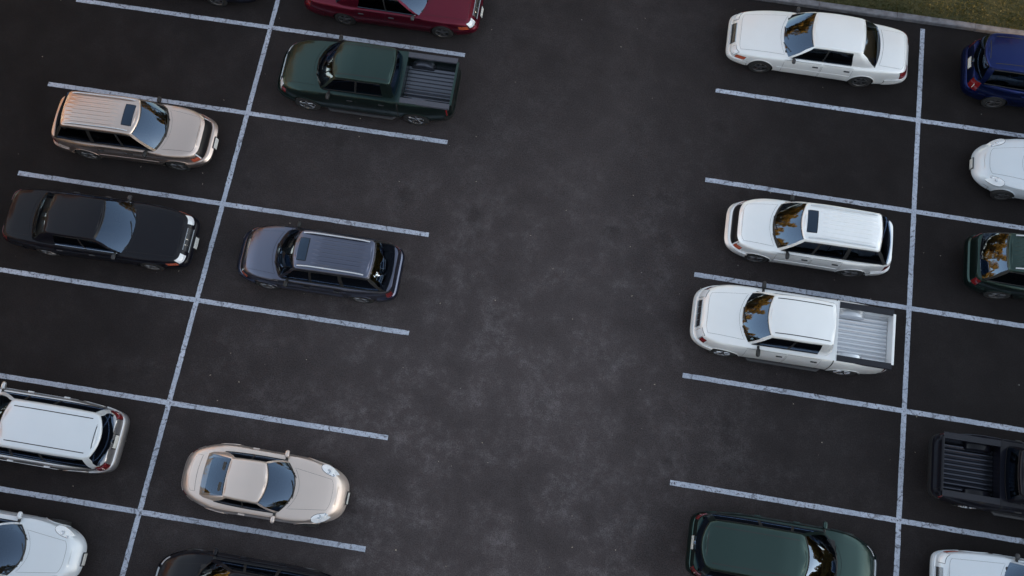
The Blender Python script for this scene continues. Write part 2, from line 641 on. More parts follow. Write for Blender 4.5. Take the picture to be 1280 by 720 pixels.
def make_car(spec):
    """One car of a kind at the origin, nose towards +x."""
    kind = spec['kind']
    root = empty(kind)
    b = Body(**spec['body'])
    G = spec['cabin']
    cab = Cabin(b, G)
    P_, BL = M['paint'], M['black']
    # --- body shell with wheel arches, cabin well (and bed) cut out
    bo = b.mesh().build('body', [P_, M['well']], root)
    r = spec['wr']; ar = r * spec.get('arch', 1.13)
    cm = MB()
    n = 40
    for wx in spec['wx']:
        for sd in (1, -1):
            rows = [[Vector((wx + math.cos(2 * PI * k / n) * ar, sd * yy, r + math.sin(2 * PI * k / n) * ar)) for k in range(n)] for yy in (b.B - 0.27, b.B + 0.25)]
            ids = cm.grid(rows, 0, closed=True)
            cm.face(ids[0], 0); cm.face(ids[1], 0)
    cut(bo, cm, [M['well']])
    cm = MB()
    poly = []
    x1, x0 = G['xwb'] - 0.10, G['xrb'] + G.get('well_rear', 0.12)
    w1 = min(c for _, c in G['wb']) - 0.10
    zt = b.zb((x0 + x1) / 2)
    for dz, off in ((-0.36, 0.02), (0.4, 0)):
        poly.append([Vector((x1 - off, -w1 * 0.72, zt + dz)), Vector((x1 - G['cwb'] - off, -w1, zt + dz)), Vector((x0 + off, -w1, zt + dz)), Vector((x0 + off, w1, zt + dz)), Vector((x1 - G['cwb'] - off, w1, zt + dz)), Vector((x1 - off, w1 * 0.72, zt + dz))])
    ids = cm.grid(poly, 0, closed=True)
    cm.face(ids[0], 0); cm.face(ids[1], 0)
    cut(bo, cm, [M['inner']])
    bed = spec.get('bed')
    if bed:
        cm = MB()
        cm.box(((bed['x0'] + bed['x1']) / 2, 0, bed['z'] + 0.6), (bed['x1'] - bed['x0'], bed['w'] * 2, 1.2), 0)
        cut(bo, cm, [P_])
    ex = MB()     # dark arch edges and shut lines that belong to the body skin
    # arch lips
    for wx in spec['wx']:
        for sd in (1, -1):
            pts = []
            for k in range(25):
                a = math.radians(-8) + math.radians(196) * k / 24
                px, pz = wx + math.cos(a) * ar * 1.02, r + math.sin(a) * ar * 1.02
                ztop, zlow = b.zb(px), b.z0
                h = clamp((pz - zlow) / (ztop - zlow), 0.0, 0.98)
                q = b.side(px, h, sd)
                pts.append(Vector((px, q.y - sd * 0.004, max(pz, b.z0))))
            ex.tube(pts, spec.get('lip', 0.018), 0 if not spec.get('dark_lip') else 2, 6)
    finish_body(bo, ex, [P_, M['gap'], M['plastic']])
    # --- doors
    for x0, x1, h0, h1 in spec['doors']:
        for sd in (1, -1):
            mb = MB()
            patch(mb, lambda u, v: b.side(u, v, sd), x0, x1, h0, h1, 12, 8, 0.004, 0, 0.006)
            d = mb.build('door', [P_, M['gap']], root, merge=0)
            hb = MB()
            p = b.side(x0 + 0.16, spec.get('hh', 0.82), sd)
            hb.box(p + Vector((0, sd * 0.016, 0)), (0.17, 0.035, 0.04), 0, bev=0.012)
            hb.build('handle', M[spec.get('handle', 'black')], d)
    # --- hood / boot lid
    def xf(y, front=True):
        return b.P(b.t_y(y, front, 1.0), 1.0).x
    hd = spec['hood']
    mb = MB()
    def hood(u, s_):
        y = s_ * hd['w'] * (1 - hd.get('narrow', 0.12) * u)
        xa = G['xwb'] + 0.05 - G['cwb'] * (y / G['wbA']) ** 2
        xb = xf(y) - hd['gap']
        return b.top(lerp(xa, xb, u), y)
    patch(mb, hood, 0.0, 1.0, -1.0, 1.0, 14, 16, 0.005, 0, 0.006, inside=(0, 0, -2))
    for s_ in hd.get('creases', ()):
        for sd in (1, -1):
            pass
    mb.build('hood', [P_, M['gap']], root, merge=0)
    if 'boot' in spec:
        bt = spec['boot']
        mb = MB()
        def boot(u, s_):
            y = s_ * bt['w']
            xa = G['xrb'] - 0.05 + G['crb'] * (y / G['wbR']) ** 2
            xb = xf(y, False) + bt['gap']
            return b.top(lerp(xa, xb, u), y)
        patch(mb, boot, 0, 1, -1, 1, 8, 14, 0.005, 0, 0.006, inside=(0, 0, -2))
        mb.build('boot_lid', [P_, M['gap']], root, merge=0)
    # --- cabin shell and glass
    shell = cab.build(root, spec.get('rear_glass', M['glass']))
    for y in spec.get('roof_seam', ()):
        for sd in (1, -1):
            a, c = G['xwt'] - 0.05, G['xrt'] + 0.06
            rows = [[cab.roof(lerp(a, c, k / 20), sd * (y + o_)) + Vector((0, 0, 0.004)) for k in range(21)] for o_ in (-0.011, 0.011)]
            shell.grid(rows, 1)
    if spec.get('roof_cross'):
        xq = G['xrt'] + spec['roof_cross']
        w = spec['roof_seam'][0]
        rows = [[cab.roof(xq + o_, lerp(-w, w, k / 14)) + Vector((0, 0, 0.004)) for k in range(15)] for o_ in (-0.010, 0.010)]
        shell.grid(rows, 1)
    if spec.get('ribs'):
        xa, xb, cnt, wid = spec['ribs']
        for i in range(cnt):
            y = lerp(-wid, wid, i / (cnt - 1))
            rows = []
            for o_, dz in ((-0.034, -0.003), (-0.022, 0.011), (0.022, 0.011), (0.034, -0.003)):
                rows.append([cab.roof(lerp(xa, xb, k / 12), y + o_) + Vector((0, 0, dz if 0 < k < 12 else -0.003)) for k in range(13)])
            shell.grid(rows, 0)
    shell.build('cabin_roof', [P_, BL], root, sharp=40)
    # --- sunroof, rails
    if 'sunroof' in spec:
        x0, x1, w = spec['sunroof']
        mb = MB()
        patch(mb, lambda u, v: cab.roof(u, v), x0, x1, -w, w, 4, 8, 0.010, 0, 0.018, inside=(0, 0, -2))
        mb.build('sunroof', [M['roof_glass'], M['gap']], root, merge=0)
    if 'rails' in spec:
        x0, x1, w = spec['rails']
        for sd in (1, -1):
            mb = MB()
            pts = []
            for k in range(15):
                f = k / 14
                x = lerp(x0, x1, f)
                p = cab.roof(x, sd * w)
                p.z += 0.05 * min(1, math.sin(PI * clamp(f, 0.02, 0.98)) * 3.2)
                pts.append(p)
            mb.tube(pts, 0.022, 0, 8)
            mb.build('roof_rail', M[spec.get('rail_mat', 'rail')], root)
    # --- bumpers, grille, lamps
    def ring(y0, y1, front, h0, h1, off, name, mat, nu=14, nv=6, seam=0.0, parent=root):
        """Band over the nose or tail between half-widths y0 (may be negative = other side) and y1."""
        mb = MB()
        def q(y):
            return math.copysign(1, y), b.t_y(min(abs(y), b.B * 1.2), front, 0.6)
        def fn(u, v):
            # u: signed outline parameter
            sd = 1 if u >= 0 else -1
            t = abs(u) if front else PI - abs(u)
            return b.P(t, v, sd)
        def par(y):
            t = b.t_y(y, front, 0.6)
            t = t if front else PI - t
            return math.copysign(t, y)
        patch(mb, fn, par(y0), par(y1), h0, h1, nu, nv, off, 0, seam, 1)
        return mb.build(name, [mat, M['gap']], parent, merge=0)
    def corner(y0, xin, front, sd, h0, h1, off, name, mats, nu=8, nv=4, parent=root):
        """Lamp that wraps round a corner: from half-width y0 on the nose to xin metres back along the side."""
        mb = MB()
        ta = b.t_y(y0, front, 0.6)
        tb = b.t_x((b.A - xin) if front else -(b.A - xin), 0.6)
        patch(mb, lambda u, v: b.P(u, v, sd), ta, tb, h0, h1, nu, nv, off, 0, 0.012, 1)
        return mb.build(name, [mats, M['gap']], parent, merge=0)
    for front in (True, False):
        bs = spec['bumper_f' if front else 'bumper_r']
        w = b.B - b.taper * b.B - 0.035
        mb = MB()
        t_end = b.t_x((b.A - bs['back']) if front else -(b.A - bs['back']), 0.4)
        t_end = t_end if front else PI - t_end
        def fnb(u, v):
            return b.P(abs(u) if front else PI - abs(u), v, 1 if u >= 0 else -1)
        patch(mb, fnb, -t_end, t_end, bs['h'][0], bs['h'][1], 44, 6, bs['off'], 0, 0.012, 1)
        mb.build('front_bumper' if front else 'rear_bumper', [M[bs.get('mat', 'paint')], M['gap']], root, merge=0)
    if 'grille' in spec:
        gs = spec['grille']
        gr = ring(-gs['w'], gs['w'], True, gs['h'][0], gs['h'][1], 0.012, 'grille', M[gs['mat']], 18, 6)
        if gs.get('frame'):
            mb = MB()
            pts = []
            for k in range(21):
                y = lerp(-gs['w'], gs['w'], k / 20)
                pts.append(b.P(b.t_y(y, True, 0.6), gs['h'][1], 1 if y >= 0 else -1) + Vector((0.012, 0, 0.004)))
            mb.tube(pts, 0.013, 0, 6)
            pts = []
            for k in range(21):
                y = lerp(-gs['w'], gs['w'], k / 20)
                pts.append(b.P(b.t_y(y, True, 0.6), gs['h'][0], 1 if y >= 0 else -1) + Vector((0.02, 0, 0.0)))
            mb.tube(pts, 0.013, 0, 6)
            for k in range(1, 4):
                y = lerp(-gs['w'], gs['w'], k / 4)
                mb.tube([b.P(b.t_y(y, True, 0.6), lerp(gs['h'][0], gs['h'][1], f), 1 if y >= 0 else -1) + Vector((0.016, 0, 0)) for f in (0, 0.5, 1)], 0.004, 0, 5)
            mb.build('grille_frame', M['chrome'], gr)
    for sd in (1, -1):
        for (y0, xin, h0, h1, mat) in spec.get('head', ()):
            corner(y0, xin, True, sd, h0, h1, 0.010, 'headlight', M[mat])
        for (y0, xin, h0, h1, mat) in spec.get('signal', ()):
            mb = MB()
            ta, tb = b.t_x(b.A - y0, 0.6), b.t_x(b.A - xin, 0.6)
            patch(mb, lambda u, v: b.P(u, v, sd), ta, tb, h0, h1, 6, 3, 0.011, 0, 0.008)
            mb.build('turn_signal', [M[mat], M['gap']], root, merge=0)
        for (y0, xin, h0, h1, mat) in spec.get('tail', ()):
            tl = corner(y0, xin, False, sd, h0, h1, 0.011, 'taillight', M[mat])
            if spec.get('reverse'):
                ry, rx, rh0, rh1 = spec['reverse']
                corner(ry, rx, False, sd, rh0, rh1, 0.017, 'reversing_light', M['clear_lamp'], 5, 3, tl)
        if 'oval' in spec:
            cx, cy, la, lb, ang = spec['oval']
            mb = MB()
            ca, sa = math.cos(ang), math.sin(ang)
            def ov(u, v):
                dx, dy = math.cos(u) * la * v, math.sin(u) * lb * v * (1.0 - 0.22 * math.cos(u))
                x = cx + dx * ca - dy * sa
                y = cy + dx * sa + dy * ca
                x = min(x, b.A - 0.3)
                w = b.hw(x)
                if y <= w:
                    p = b.top(x, sd * y)
                else:
                    p = b.top(x, sd * w); p.y = sd * y; p.z -= (y - w) * 0.55
                p.z += 0.006 * (1 - v * v)
                return p
            patch(mb, ov, 0, 2 * PI, 0.03, 1.0, 28, 5, 0.010, 0, 0.012, inside=(0, 0, -3))
            hl = mb.build('headlight', [M['headlamp'], M['gap']], root, merge=0)
            for ux, uy, rr in ((-.03, -.015, .058), (.11, .0, .036)):
                x, y = cx + ux * ca - uy * sa, cy + ux * sa + uy * ca
                mb = MB()
                c = ov(0, 0); c = b.top(x, sd * min(y, b.hw(x)))
                c.z += 0.020
                mb.grid([[c + Vector((math.cos(2 * PI * k / 20) * q, math.sin(2 * PI * k / 20) * q, dz)) for k in range(20)] for q, dz in ((rr, -.02), (rr, 0.004), (rr * .8, .007), (rr * .72, -.002), (0.003, -.004))], 0, closed=True)
                mb.build('lamp', M['chrome'], hl)
    # number plates
    for front, (hh, ww) in (('f', spec.get('plate_f', (0, 0))), ('r', spec.get('plate_r', (0, 0)))):
        if ww:
            p = b.P(0 if front == 'f' else PI, hh, 1)
            mb = MB()
            sx = 1 if front == 'f' else -1
            R = Matrix.Rotation(math.radians(-sx * spec.get('plate_tilt', 14)), 3, 'Y')
            mb.box(p + Vector((sx * spec.get('plate_off', 0.05), 0, 0)), (0.02, ww, 0.15), 0, R, bev=0.006)
            mb.box(p + Vector((sx * (spec.get('plate_off', 0.05) - 0.012), 0, 0)), (0.02, ww + 0.05, 0.19), 1, R, bev=0.006)
            mb.build('number_plate', [M['plate'], BL], root)
    # mirrors
    mx = spec['mirror']
    for sd in (1, -1):
        make_mirror(root, (mx[0], sd * mx[1], mx[2]), sd, M[spec.get('mirror_mat', 'paint')], spec.get('mirror_big', 1.0))
    # wipers
    for y0, y1, v1 in spec.get('wipers', ((-0.25, 0.2, 0.22), (0.28, 0.62, 0.22))):
        mb = MB()
        pts = []
        for k in range(8):
            f = k / 7
            y = lerp(y0, y1, f)
            kk = abs(y) / G['wbA'] * 9
            i = min(int(kk), 8)
            v = lerp(0.05, v1, f)
            a, c = cab.P(i, v, 1), cab.P(i + 1, v, 1)
            p = a.lerp(c, kk - i)
            pts.append(Vector((p.x + 0.012, math.copysign(p.y, y), p.z + 0.016)))
        mb.tube(pts, 0.010, 0, 5)
        mb.build('wiper', M['black'], cab.pane)
    # interior
    zi = zt - 0.36
    for sx, sy, w in spec['seats']:
        make_seat(root, sx, sy, zi, w, spec.get('seat_h', 0.56))
    if spec.get('shelf'):
        mb = MB()
        mb.box((G['xrb'] + 0.34, 0, zt - 0.07), (0.42, w1 * 1.8, 0.06), 0, bev=0.02)
        mb.build('parcel_shelf', M['seat'], root)
    mb = MB()
    mb.box((G['xwb'] - 0.28, 0, zt - 0.06), (0.36, w1 * 1.9, 0.16), 0, Matrix.Rotation(math.radians(8), 3, 'Y'), bev=0.05)
    mb.build('dashboard', M['inner'], root)
    mb = MB()
    c = Vector((G['xwb'] - 0.55, 0.32, zt + 0.02))
    R = Matrix.Rotation(math.radians(62), 3, 'Y')
    pts = [c + R @ Vector((math.cos(2 * PI * k / 20) * 0.18, math.sin(2 * PI * k / 20) * 0.18, 0)) for k in range(21)]
    mb.tube(pts, 0.014, 0, 6)
    mb.tube([c + R @ Vector((0, -0.17, 0)), c, c + R @ Vector((0, 0.17, 0))], 0.014, 0, 6)
    mb.build('steering_wheel', M['black'], root)
    # wheels
    for wx in spec['wx']:
        for sd in (1, -1):
            make_wheel(root, wx, sd * (b.B - spec.get('win', 0.13)), r, spec.get('ww', 0.21), sd, spec.get('spokes', 5), spec.get('rim', 'alloy'))
    # side mouldings and the trim under the side glass
    ml = spec.get('mould')
    if ml:
        for sd in (1, -1):
            mb = MB()
            patch(mb, lambda u, v: b.side(u, v, sd), ml[0], ml[1], ml[2], ml[3], 24, 2, 0.012, 0)
            mb.build('side_moulding', M[ml[4]], root, merge=0)
    ks = [i for i, c in enumerate(cab.col) if c[2] in ('side_window', 'dark_pillar')]
    for sd in (1, -1):
        mb = MB()
        pts = [cab.P(i, 0.105, sd) + Vector((0, sd * 0.006, 0)) for i in range(ks[0], ks[-1] + 2)]
        mb.tube(pts, 0.011, 0, 6)
        mb.build('window_trim', M[spec.get('trim', 'black')], root)
    # running boards
    if 'board' in spec:
        x0, x1, z = spec['board']
        for sd in (1, -1):
            mb = MB()
            yb = sd * (b.B + 0.03)
            mb.tube([(x1 + 0.12, yb - sd * 0.12, z + 0.02), (x1, yb, z), (lerp(x0, x1, 0.5), yb, z), (x0, yb, z), (x0 - 0.12, yb - sd * 0.12, z + 0.02)], 0.05, 0, 8, 0.7)
            mb.build('running_board', M['plastic'], root)
    if bed:
        x0, x1, w, z = bed['x0'], bed['x1'], bed['w'], bed['z']
        mb = MB()
        prof = []
        cnt = 10
        for i in range(cnt * 8 + 1):
            ph = i / 8
            prof.append((lerp(-w * 0.9, w * 0.9, ph / cnt), 0.012 + 0.026 * (1 - math.cos(2 * PI * ph)) ** 0.7))
        prof = [(-w + 0.004, 0.012)] + prof + [(w - 0.004, 0.012)]
        mb.grid([[Vector((x, y, z + dz)) for y, dz in prof] for x in (x0 + 0.01, x1 - 0.01)], 0)
        mb.build('bed_floor', M['bed'] if 'bed' in M else P_, root, sharp=60)
        for sd in (1, -1):
            mb = MB()
            wx = spec['wx'][1]
            rows = []
            for k in range(13):
                a = PI * k / 12
                rows.append([Vector((wx - math.cos(a) * 0.36, sd * (w - 0.005), z + 0.05 + math.sin(a) * 0.2)), Vector((wx - math.cos(a) * 0.35, sd * (w - 0.16), z + 0.05 + math.sin(a) * 0.19)), Vector((wx - math.cos(a) * 0.30, sd * (w - 0.19), z + 0.04 + math.sin(a) * 0.13)), Vector((wx, sd * (w - 0.19), z + 0.05))])
            mb.grid(rows, 0)
            mb.build('wheel_housing', M['paint'], root)
            mb = MB()
            rows = []
            ys = (w - 0.03, w - 0.028, b.hw((x0 + x1) / 2) + 0.01, b.hw((x0 + x1) / 2) + 0.03)
            dzs = (-0.05, 0.016, 0.016, -0.03)
            for yy, dz in zip(ys, dzs):
                rows.append([Vector((lerp(x0 - 0.02, x1, k / 10), sd * yy, b.zb(lerp(x0, x1, k / 10)) + dz)) for k in range(11)])
            mb.grid(rows, 0)
            mb.build('bed_rail_cap', M['cap'], root)
        mb = MB()
        mb.box((x0 - 0.035, 0, b.zb(x0) + 0.005), (0.07, w * 2 + 0.02, 0.03), 0, bev=0.01)
        patch(mb, lambda u, v: b.P(PI - abs(u), v, 1 if u >= 0 else -1), -(PI - b.t_y(w * 0.92, False, 0.6)), PI - b.t_y(w * 0.92, False, 0.6), 0.5, 0.95, 14, 5, 0.006, 0, 0.012)
        mb.build('tailgate', [P_, M['gap']], root, merge=0)
        # gap between cab and bed
        mb = MB()
        xg = bed['gap']
        for sd in (1, -1):
            rows = [[b.P(b.t_x(xg + o_, lerp(0.1, 1, k / 14)), lerp(0.1, 1, k / 14), sd) + Vector((0, sd * 0.003, 0.003)) for k in range(15)] for o_ in (-0.014, 0.014)]
            mb.grid(rows, 0)
        mb.build('cab_gap', M['gap'], root, merge=0)
    if 'badge' in spec:
        p = b.P(PI, spec['badge'], 1)
        mb = MB()
        R = Matrix.Rotation(math.radians(90), 3, 'Y')
        mb.tube([p + Vector((0.02, 0, 0)), p + Vector((-0.022, 0, 0))], [0.06, 0.06], 0, 20)
        mb.build('badge', M['chrome'], root)
    if 'antenna' in spec:
        ax, ay, az = spec['antenna']
        mb = MB()
        mb.tube([(ax, ay, az), (ax - 0.12, ay, az + 0.7)], [0.006, 0.004], 0, 5)
        mb.build('antenna', M['black'], root)
    return root

# ------------------------------------------------------------------ the five kinds of car
SEDAN = dict(kind='sedan', shelf=True, trim='chrome', mould=(-.98, 1.18, .46, .53, 'paint'), wr=0.335, wx=(1.62, -1.38), win=0.12,
    body=dict(A=2.68, B=0.875, nf=8.5, nr=8.5, z0=0.22, taper=0.085,
        levels=[(0, .12, .12, .08), (.12, .04, .04, .02), (.3, 0, 0, 0), (.46, .005, .005, 0), (.54, .06, .05, 0), (.75, .11, .08, .012), (.9, .18, .12, .035), (.97, .24, .16, .06), (1, .29, .20, .095)],
        zb=[(-2.7, .86), (-2.3, .93), (-1.6, .95), (0, .93), (1.1, .90), (1.9, .82), (2.4, .74), (2.7, .66)],
        crown=[(-2.7, .01), (-2.2, .04), (-1, .04), (1.2, .05), (2.0, .045), (2.6, .01)],
        flare=[(1.62, .45, .012), (-1.38, .45, .012)]),
    cabin=dict(xwb=1.17, cwb=.20, wbA=.72, xwt=.42, cwt=.08, wtA=.56, pa=.06,
        wb=[(-1.7, .735), (-1, .755), (1, .755)], wt=[(-1.2, .575), (-.4, .60), (.4, .59)],
        side=[(-.02, -.10, 'side_window', 7), (-.07, -.14, 'dark_pillar', 1), (-.92, -.80, 'side_window', 6), (-1.44, -1.00, 'pillar', 4)],
        xrb=-1.74, crb=.12, wbR=.70, xrt=-1.12, crt=.05, wtR=.55, zroof=[(-1.3, 1.37), (-.8, 1.41), (-.2, 1.425), (.3, 1.40), (.6, 1.365)], rear_v=(0.10, 0.95), cowl=.06, bulge=.03),
    doors=[(-.06, 1.02, .10, .97), (-.98, -.10, .10, .97)], handle='plastic',
    hood=dict(w=.66, gap=.03), boot=dict(w=.60, gap=.05),
    bumper_f=dict(h=(.14, .50), back=.62, off=.022), bumper_r=dict(h=(.14, .50), back=.65, off=.022),
    grille=dict(w=.34, h=(.62, .92), mat='grey_grille', frame=True),
    head=[(.46, .20, .70, .95, 'headlamp')], signal=[(.24, .52, .60, .80, 'amber')],
    tail=[(.40, .26, .56, .93, 'tail')], plate_f=(.33, .32), plate_off=.035,
    mirror=(.78, .79, .93), mirror_mat='plastic', mirror_big=.62, seats=[(.05, .34, .46), (.05, -.34, .46), (-.92, 0, 1.15)])

SUV = dict(kind='sport_utility_vehicle', mould=(-.84, .90, .36, .47, 'paint'), wr=0.36, wx=(1.36, -1.30), win=0.12, dark_lip=False,
    body=dict(A=2.28, B=0.84, nf=5.6, nr=9.0, z0=0.26, taper=0.07,
        levels=[(0, .14, .10, .06), (.14, .04, .03, .01), (.28, 0, 0, 0), (.44, .0, .0, 0), (.50, .10, .05, 0), (.75, .16, .06, .012), (.9, .22, .07, .03), (.97, .27, .08, .05), (1, .33, .09, .085)],
        zb=[(-2.3, 1.02), (-1.9, 1.06), (0, 1.05), (1.0, 1.03), (1.6, .98), (2.0, .90), (2.28, .80)],
        crown=[(-2.2, .02), (0, .03), (1.2, .055), (1.7, .05), (2.2, .01)],
        flare=[(1.36, .45, .02), (-1.30, .45, .02)]),
    cabin=dict(xwb=1.16, cwb=.20, wbA=.66, xwt=.50, cwt=.10, wtA=.52, pa=.07,
        wb=[(-2.1, .69), (-1, .715), (1, .715)], wt=[(-1.6, .545), (0, .56), (.6, .555)],
        side=[(.05, -.02, 'side_window', 6), (-.02, -.09, 'dark_pillar', 1), (-.82, -.80, 'side_window', 6), (-.93, -.90, 'dark_pillar', 1), (-1.98, -1.57, 'side_window', 6)],
        xrb=-2.16, crb=.08, wbR=.66, corner='dark_pillar', xrt=-1.68, crt=.05, wtR=.50, zroof=[(-1.8, 1.64), (-1.3, 1.68), (-.2, 1.69), (.3, 1.66), (.6, 1.62)], rear_v=(0.06, 0.95), cowl=.13, bulge=.03, well_rear=.10),
    doors=[(-.02, .92, .10, .97), (-.86, -.06, .10, .97)],
    hood=dict(w=.62, gap=.02),
    bumper_f=dict(h=(.10, .47), back=.60, off=.035), bumper_r=dict(h=(.10, .45), back=.5, off=.035),
    grille=dict(w=.56, h=(.56, .94), mat='grille'),
    head=[(.60, .20, .58, .92, 'headlamp')], signal=[(.22, .40, .56, .78, 'amber')],
    tail=[(.62, .22, .52, .90, 'tail')], plate_f=(.32, .32), plate_off=.05,
    mirror=(.66, .74, 1.05), mirror_mat='black', mirror_big=.8,
    seats=[(.0, .33, .46), (.0, -.33, .46), (-.95, 0, 1.1)], seat_h=.62,
    sunroof=(.10, .44, .31), rails=(.30, -1.50, .47), ribs=(-.02, -1.58, 7, .36))

PICKUP = dict(kind='pickup_truck', rim='bright_alloy', wr=0.39, wx=(1.72, -1.55), win=0.12,
    body=dict(A=2.66, B=0.93, nf=6.0, nr=10.0, z0=0.34, taper=0.05,
        levels=[(0, .12, .08, .05), (.14, .03, .02, .01), (.26, 0, 0, 0), (.42, .0, .0, 0), (.48, .08, .03, 0), (.75, .13, .04, .02), (.9, .19, .05, .05), (.97, .25, .06, .075), (1, .31, .08, .105)],
        zb=[(-2.7, 1.20), (-1.1, 1.20), (-.9, 1.19), (0, 1.18), (1.2, 1.16), (1.9, 1.10), (2.4, 1.00), (2.66, .88)],
        crown=[(-2.6, .0), (-1.0, .0), (0, .03), (1.4, .055), (2.0, .05), (2.6, .01)],
        flare=[(1.72, .5, .03), (-1.55, .5, .03)]),
    cabin=dict(xwb=1.47, cwb=.22, wbA=.69, xwt=.87, cwt=.11, wtA=.54, pa=.07,
        wb=[(-1.1, .72), (1.2, .735)], wt=[(-.9, .58), (0, .605), (.7, .59)],
        side=[(.22, .12, 'side_window', 6), (.16, .06, 'dark_pillar', 1), (-.62, -.58, 'side_window', 6), (-.88, -.80, 'pillar', 3)],
        xrb=-1.0, crb=.05, wbR=.66, xrt=-.90, crt=.04, wtR=.54, zroof=[(-.9, 1.71), (-.4, 1.75), (.2, 1.755), (.6, 1.72), (.8, 1.68)], rear_v=(0.10, 0.90), cowl=.08, bulge=.025, well_rear=.10),
    doors=[(.18, 1.22, .14, .97), (-.74, .14, .14, .97)],
    hood=dict(w=.64, gap=.02), roof_seam=(.475,),
    bumper_f=dict(h=(.08, .44), back=.60, off=.03), bumper_r=dict(h=(.10, .40), back=.25, off=.015, mat='black'),
    grille=dict(w=.38, h=(.56, .88), mat='grey_grille', frame=True),
    head=[(.47, .20, .55, .95, 'headlamp')], signal=[(.22, .34, .58, .84, 'tail')],
    tail=[(.80, .20, .50, .92, 'tail')],
    mirror=(.94, .80, 1.16), mirror_mat='black', mirror_big=.95,
    seats=[(.25, .34, .48), (.25, -.34, .48), (-.62, 0, 1.15)], seat_h=.62,
    board=(-.85, 1.0, .38), bed=dict(x0=-2.55, x1=-1.12, w=.69, z=.80, gap=-1.05))

VAN = dict(kind='minivan', mould=(-.98, 1.06, .40, .50, 'paint'), wr=0.335, wx=(1.50, -1.40), win=0.12,
    body=dict(A=2.42, B=0.92, nf=4.0, nr=8.0, z0=0.24, taper=0.09,
        levels=[(0, .14, .10, .08), (.12, .04, .03, .02), (.28, 0, 0, 0), (.44, .0, .0, 0), (.50, .05, .06, 0), (.75, .10, .06, .015), (.9, .16, .065, .03), (.97, .22, .07, .05), (1, .28, .085, .08)],
        zb=[(-2.4, 1.04), (-1.9, 1.07), (0, 1.03), (1.1, 1.01), (1.7, .92), (2.1, .80), (2.42, .68)],
        crown=[(-2.3, .02), (0, .03), (1.2, .06), (1.8, .06), (2.3, .01)],
        flare=[(1.5, .45, .012), (-1.4, .45, .012)]),
    cabin=dict(xwb=1.28, cwb=.30, wbA=.70, xwt=.34, cwt=.14, wtA=.56, pa=.08,
        wb=[(-2.3, .77), (-1, .80), (1, .79)], wt=[(-2.3, .58), (-1, .605), (.3, .60)],
        side=[(.10, -.10, 'side_window', 7), (.03, -.17, 'dark_pillar', 1), (-.80, -.86, 'side_window', 6), (-.88, -.94, 'dark_pillar', 1), (-2.06, -2.0, 'side_window', 7)],
        xrb=-2.35, crb=.18, wbR=.69, xrt=-2.30, crt=.15, wtR=.53, zroof=[(-2.3, 1.62), (-1.5, 1.68), (-.4, 1.69), (.1, 1.65), (.5, 1.58)], rear_v=(0.06, 0.95), cowl=.10, bulge=.035, well_rear=.12),
    doors=[(.02, 1.02, .10, .97), (-.98, -.04, .10, .97)], handle='paint',
    hood=dict(w=.62, gap=.03, narrow=.2), roof_seam=(.44,), roof_cross=.14,
    bumper_f=dict(h=(.12, .47), back=.66, off=.018), bumper_r=dict(h=(.12, .47), back=.6, off=.03),
    grille=dict(w=.34, h=(.56, .84), mat='grille', frame=True),
    head=[(.42, .30, .56, .88, 'headlamp')],
    tail=[(.60, .30, .54, .98, 'tail')], reverse=(.72, .18, .62, .84), plate_r=(.76, .34), plate_off=.02, plate_tilt=8, badge=.93,
    mirror=(.86, .82, 1.0), mirror_mat='paint', mirror_big=.85, seats=[(.05, .35, .48), (.05, -.35, .48), (-.8, 0, 1.1), (-1.6, 0, 1.1)], seat_h=.60)

SPORT = dict(kind='sports_coupe', wr=0.305, arch=1.07, wx=(1.28, -1.12), win=0.13, ww=.24,
    body=dict(A=2.20, B=0.87, nf=3.3, nr=3.5, z0=0.18, taper=0.05,
        levels=[(0, .16, .16, .10), (.15, .05, .05, .03), (.32, 0, 0, 0), (.5, .015, .02, .0), (.7, .06, .07, .015), (.85, .12, .12, .04), (.95, .18, .17, .055), (1, .24, .23, .10)],
        zb=[(-2.2, .70), (-1.8, .85), (-1.2, .91), (-.3, .87), (.8, .83), (1.3, .80), (1.7, .73), (2.2, .54)],
        crown=[(-2.2, .02), (-1.6, .06), (-1, .10), (0, .06), (.9, .05), (1.5, .03), (2.1, .03)],
        flare=[(1.28, .50, .012), (-1.12, .60, .035)]),
    cabin=dict(xwb=.95, cwb=.30, wbA=.63, xwt=.26, cwt=.12, wtA=.50, pa=.06,
        wb=[(-1.6, .56), (-.8, .665), (0, .685), (.8, .67)], wt=[(-1.2, .46), (-.5, .51), (.2, .525)],
        side=[(-.28, -.24, 'side_window', 8), (-.33, -.28, 'dark_pillar', 1), (-1.12, -.66, 'side_window', 7), (-1.46, -.77, 'pillar', 3)],
        xrb=-1.62, crb=.05, wbR=.53, xrt=-.80, crt=.03, wtR=.47, zroof=[(-1, 1.18), (-.6, 1.245), (-.2, 1.27), (.2, 1.245), (.4, 1.21)], rear_v=(0.06, 0.95), cowl=.13, bulge=.03, well_rear=.25),
    doors=[(-.50, .72, .12, .96)], handle='paint', hh=.86, 
    hood=dict(w=.52, gap=.12, narrow=.25), boot=dict(w=.46, gap=.10),
    bumper_f=dict(h=(.10, .50), back=.45, off=.006), bumper_r=dict(h=(.10, .50), back=.45, off=.006),
    oval=(1.68, .60, .25, .10, math.radians(-24)), tail=[(.50, .28, .62, .80, 'tail')],
    plate_f=(.40, .30), plate_off=.012, plate_tilt=3,
    mirror=(.52, .72, .86), mirror_mat='paint', mirror_big=.8, handle_sports=True,
    seats=[(-.15, .31, .46), (-.15, -.31, .46), (-.72, .26, .36), (-.72, -.26, .36)], seat_h=.52, spokes=5)
SPORT['rear_glass'] = SEDAN['rear_glass'] = glass('pale_rear_glass', (0.6, 0.62, 0.63), 1.9)
del SPORT['handle_sports']
M['bed'] = M['paint']

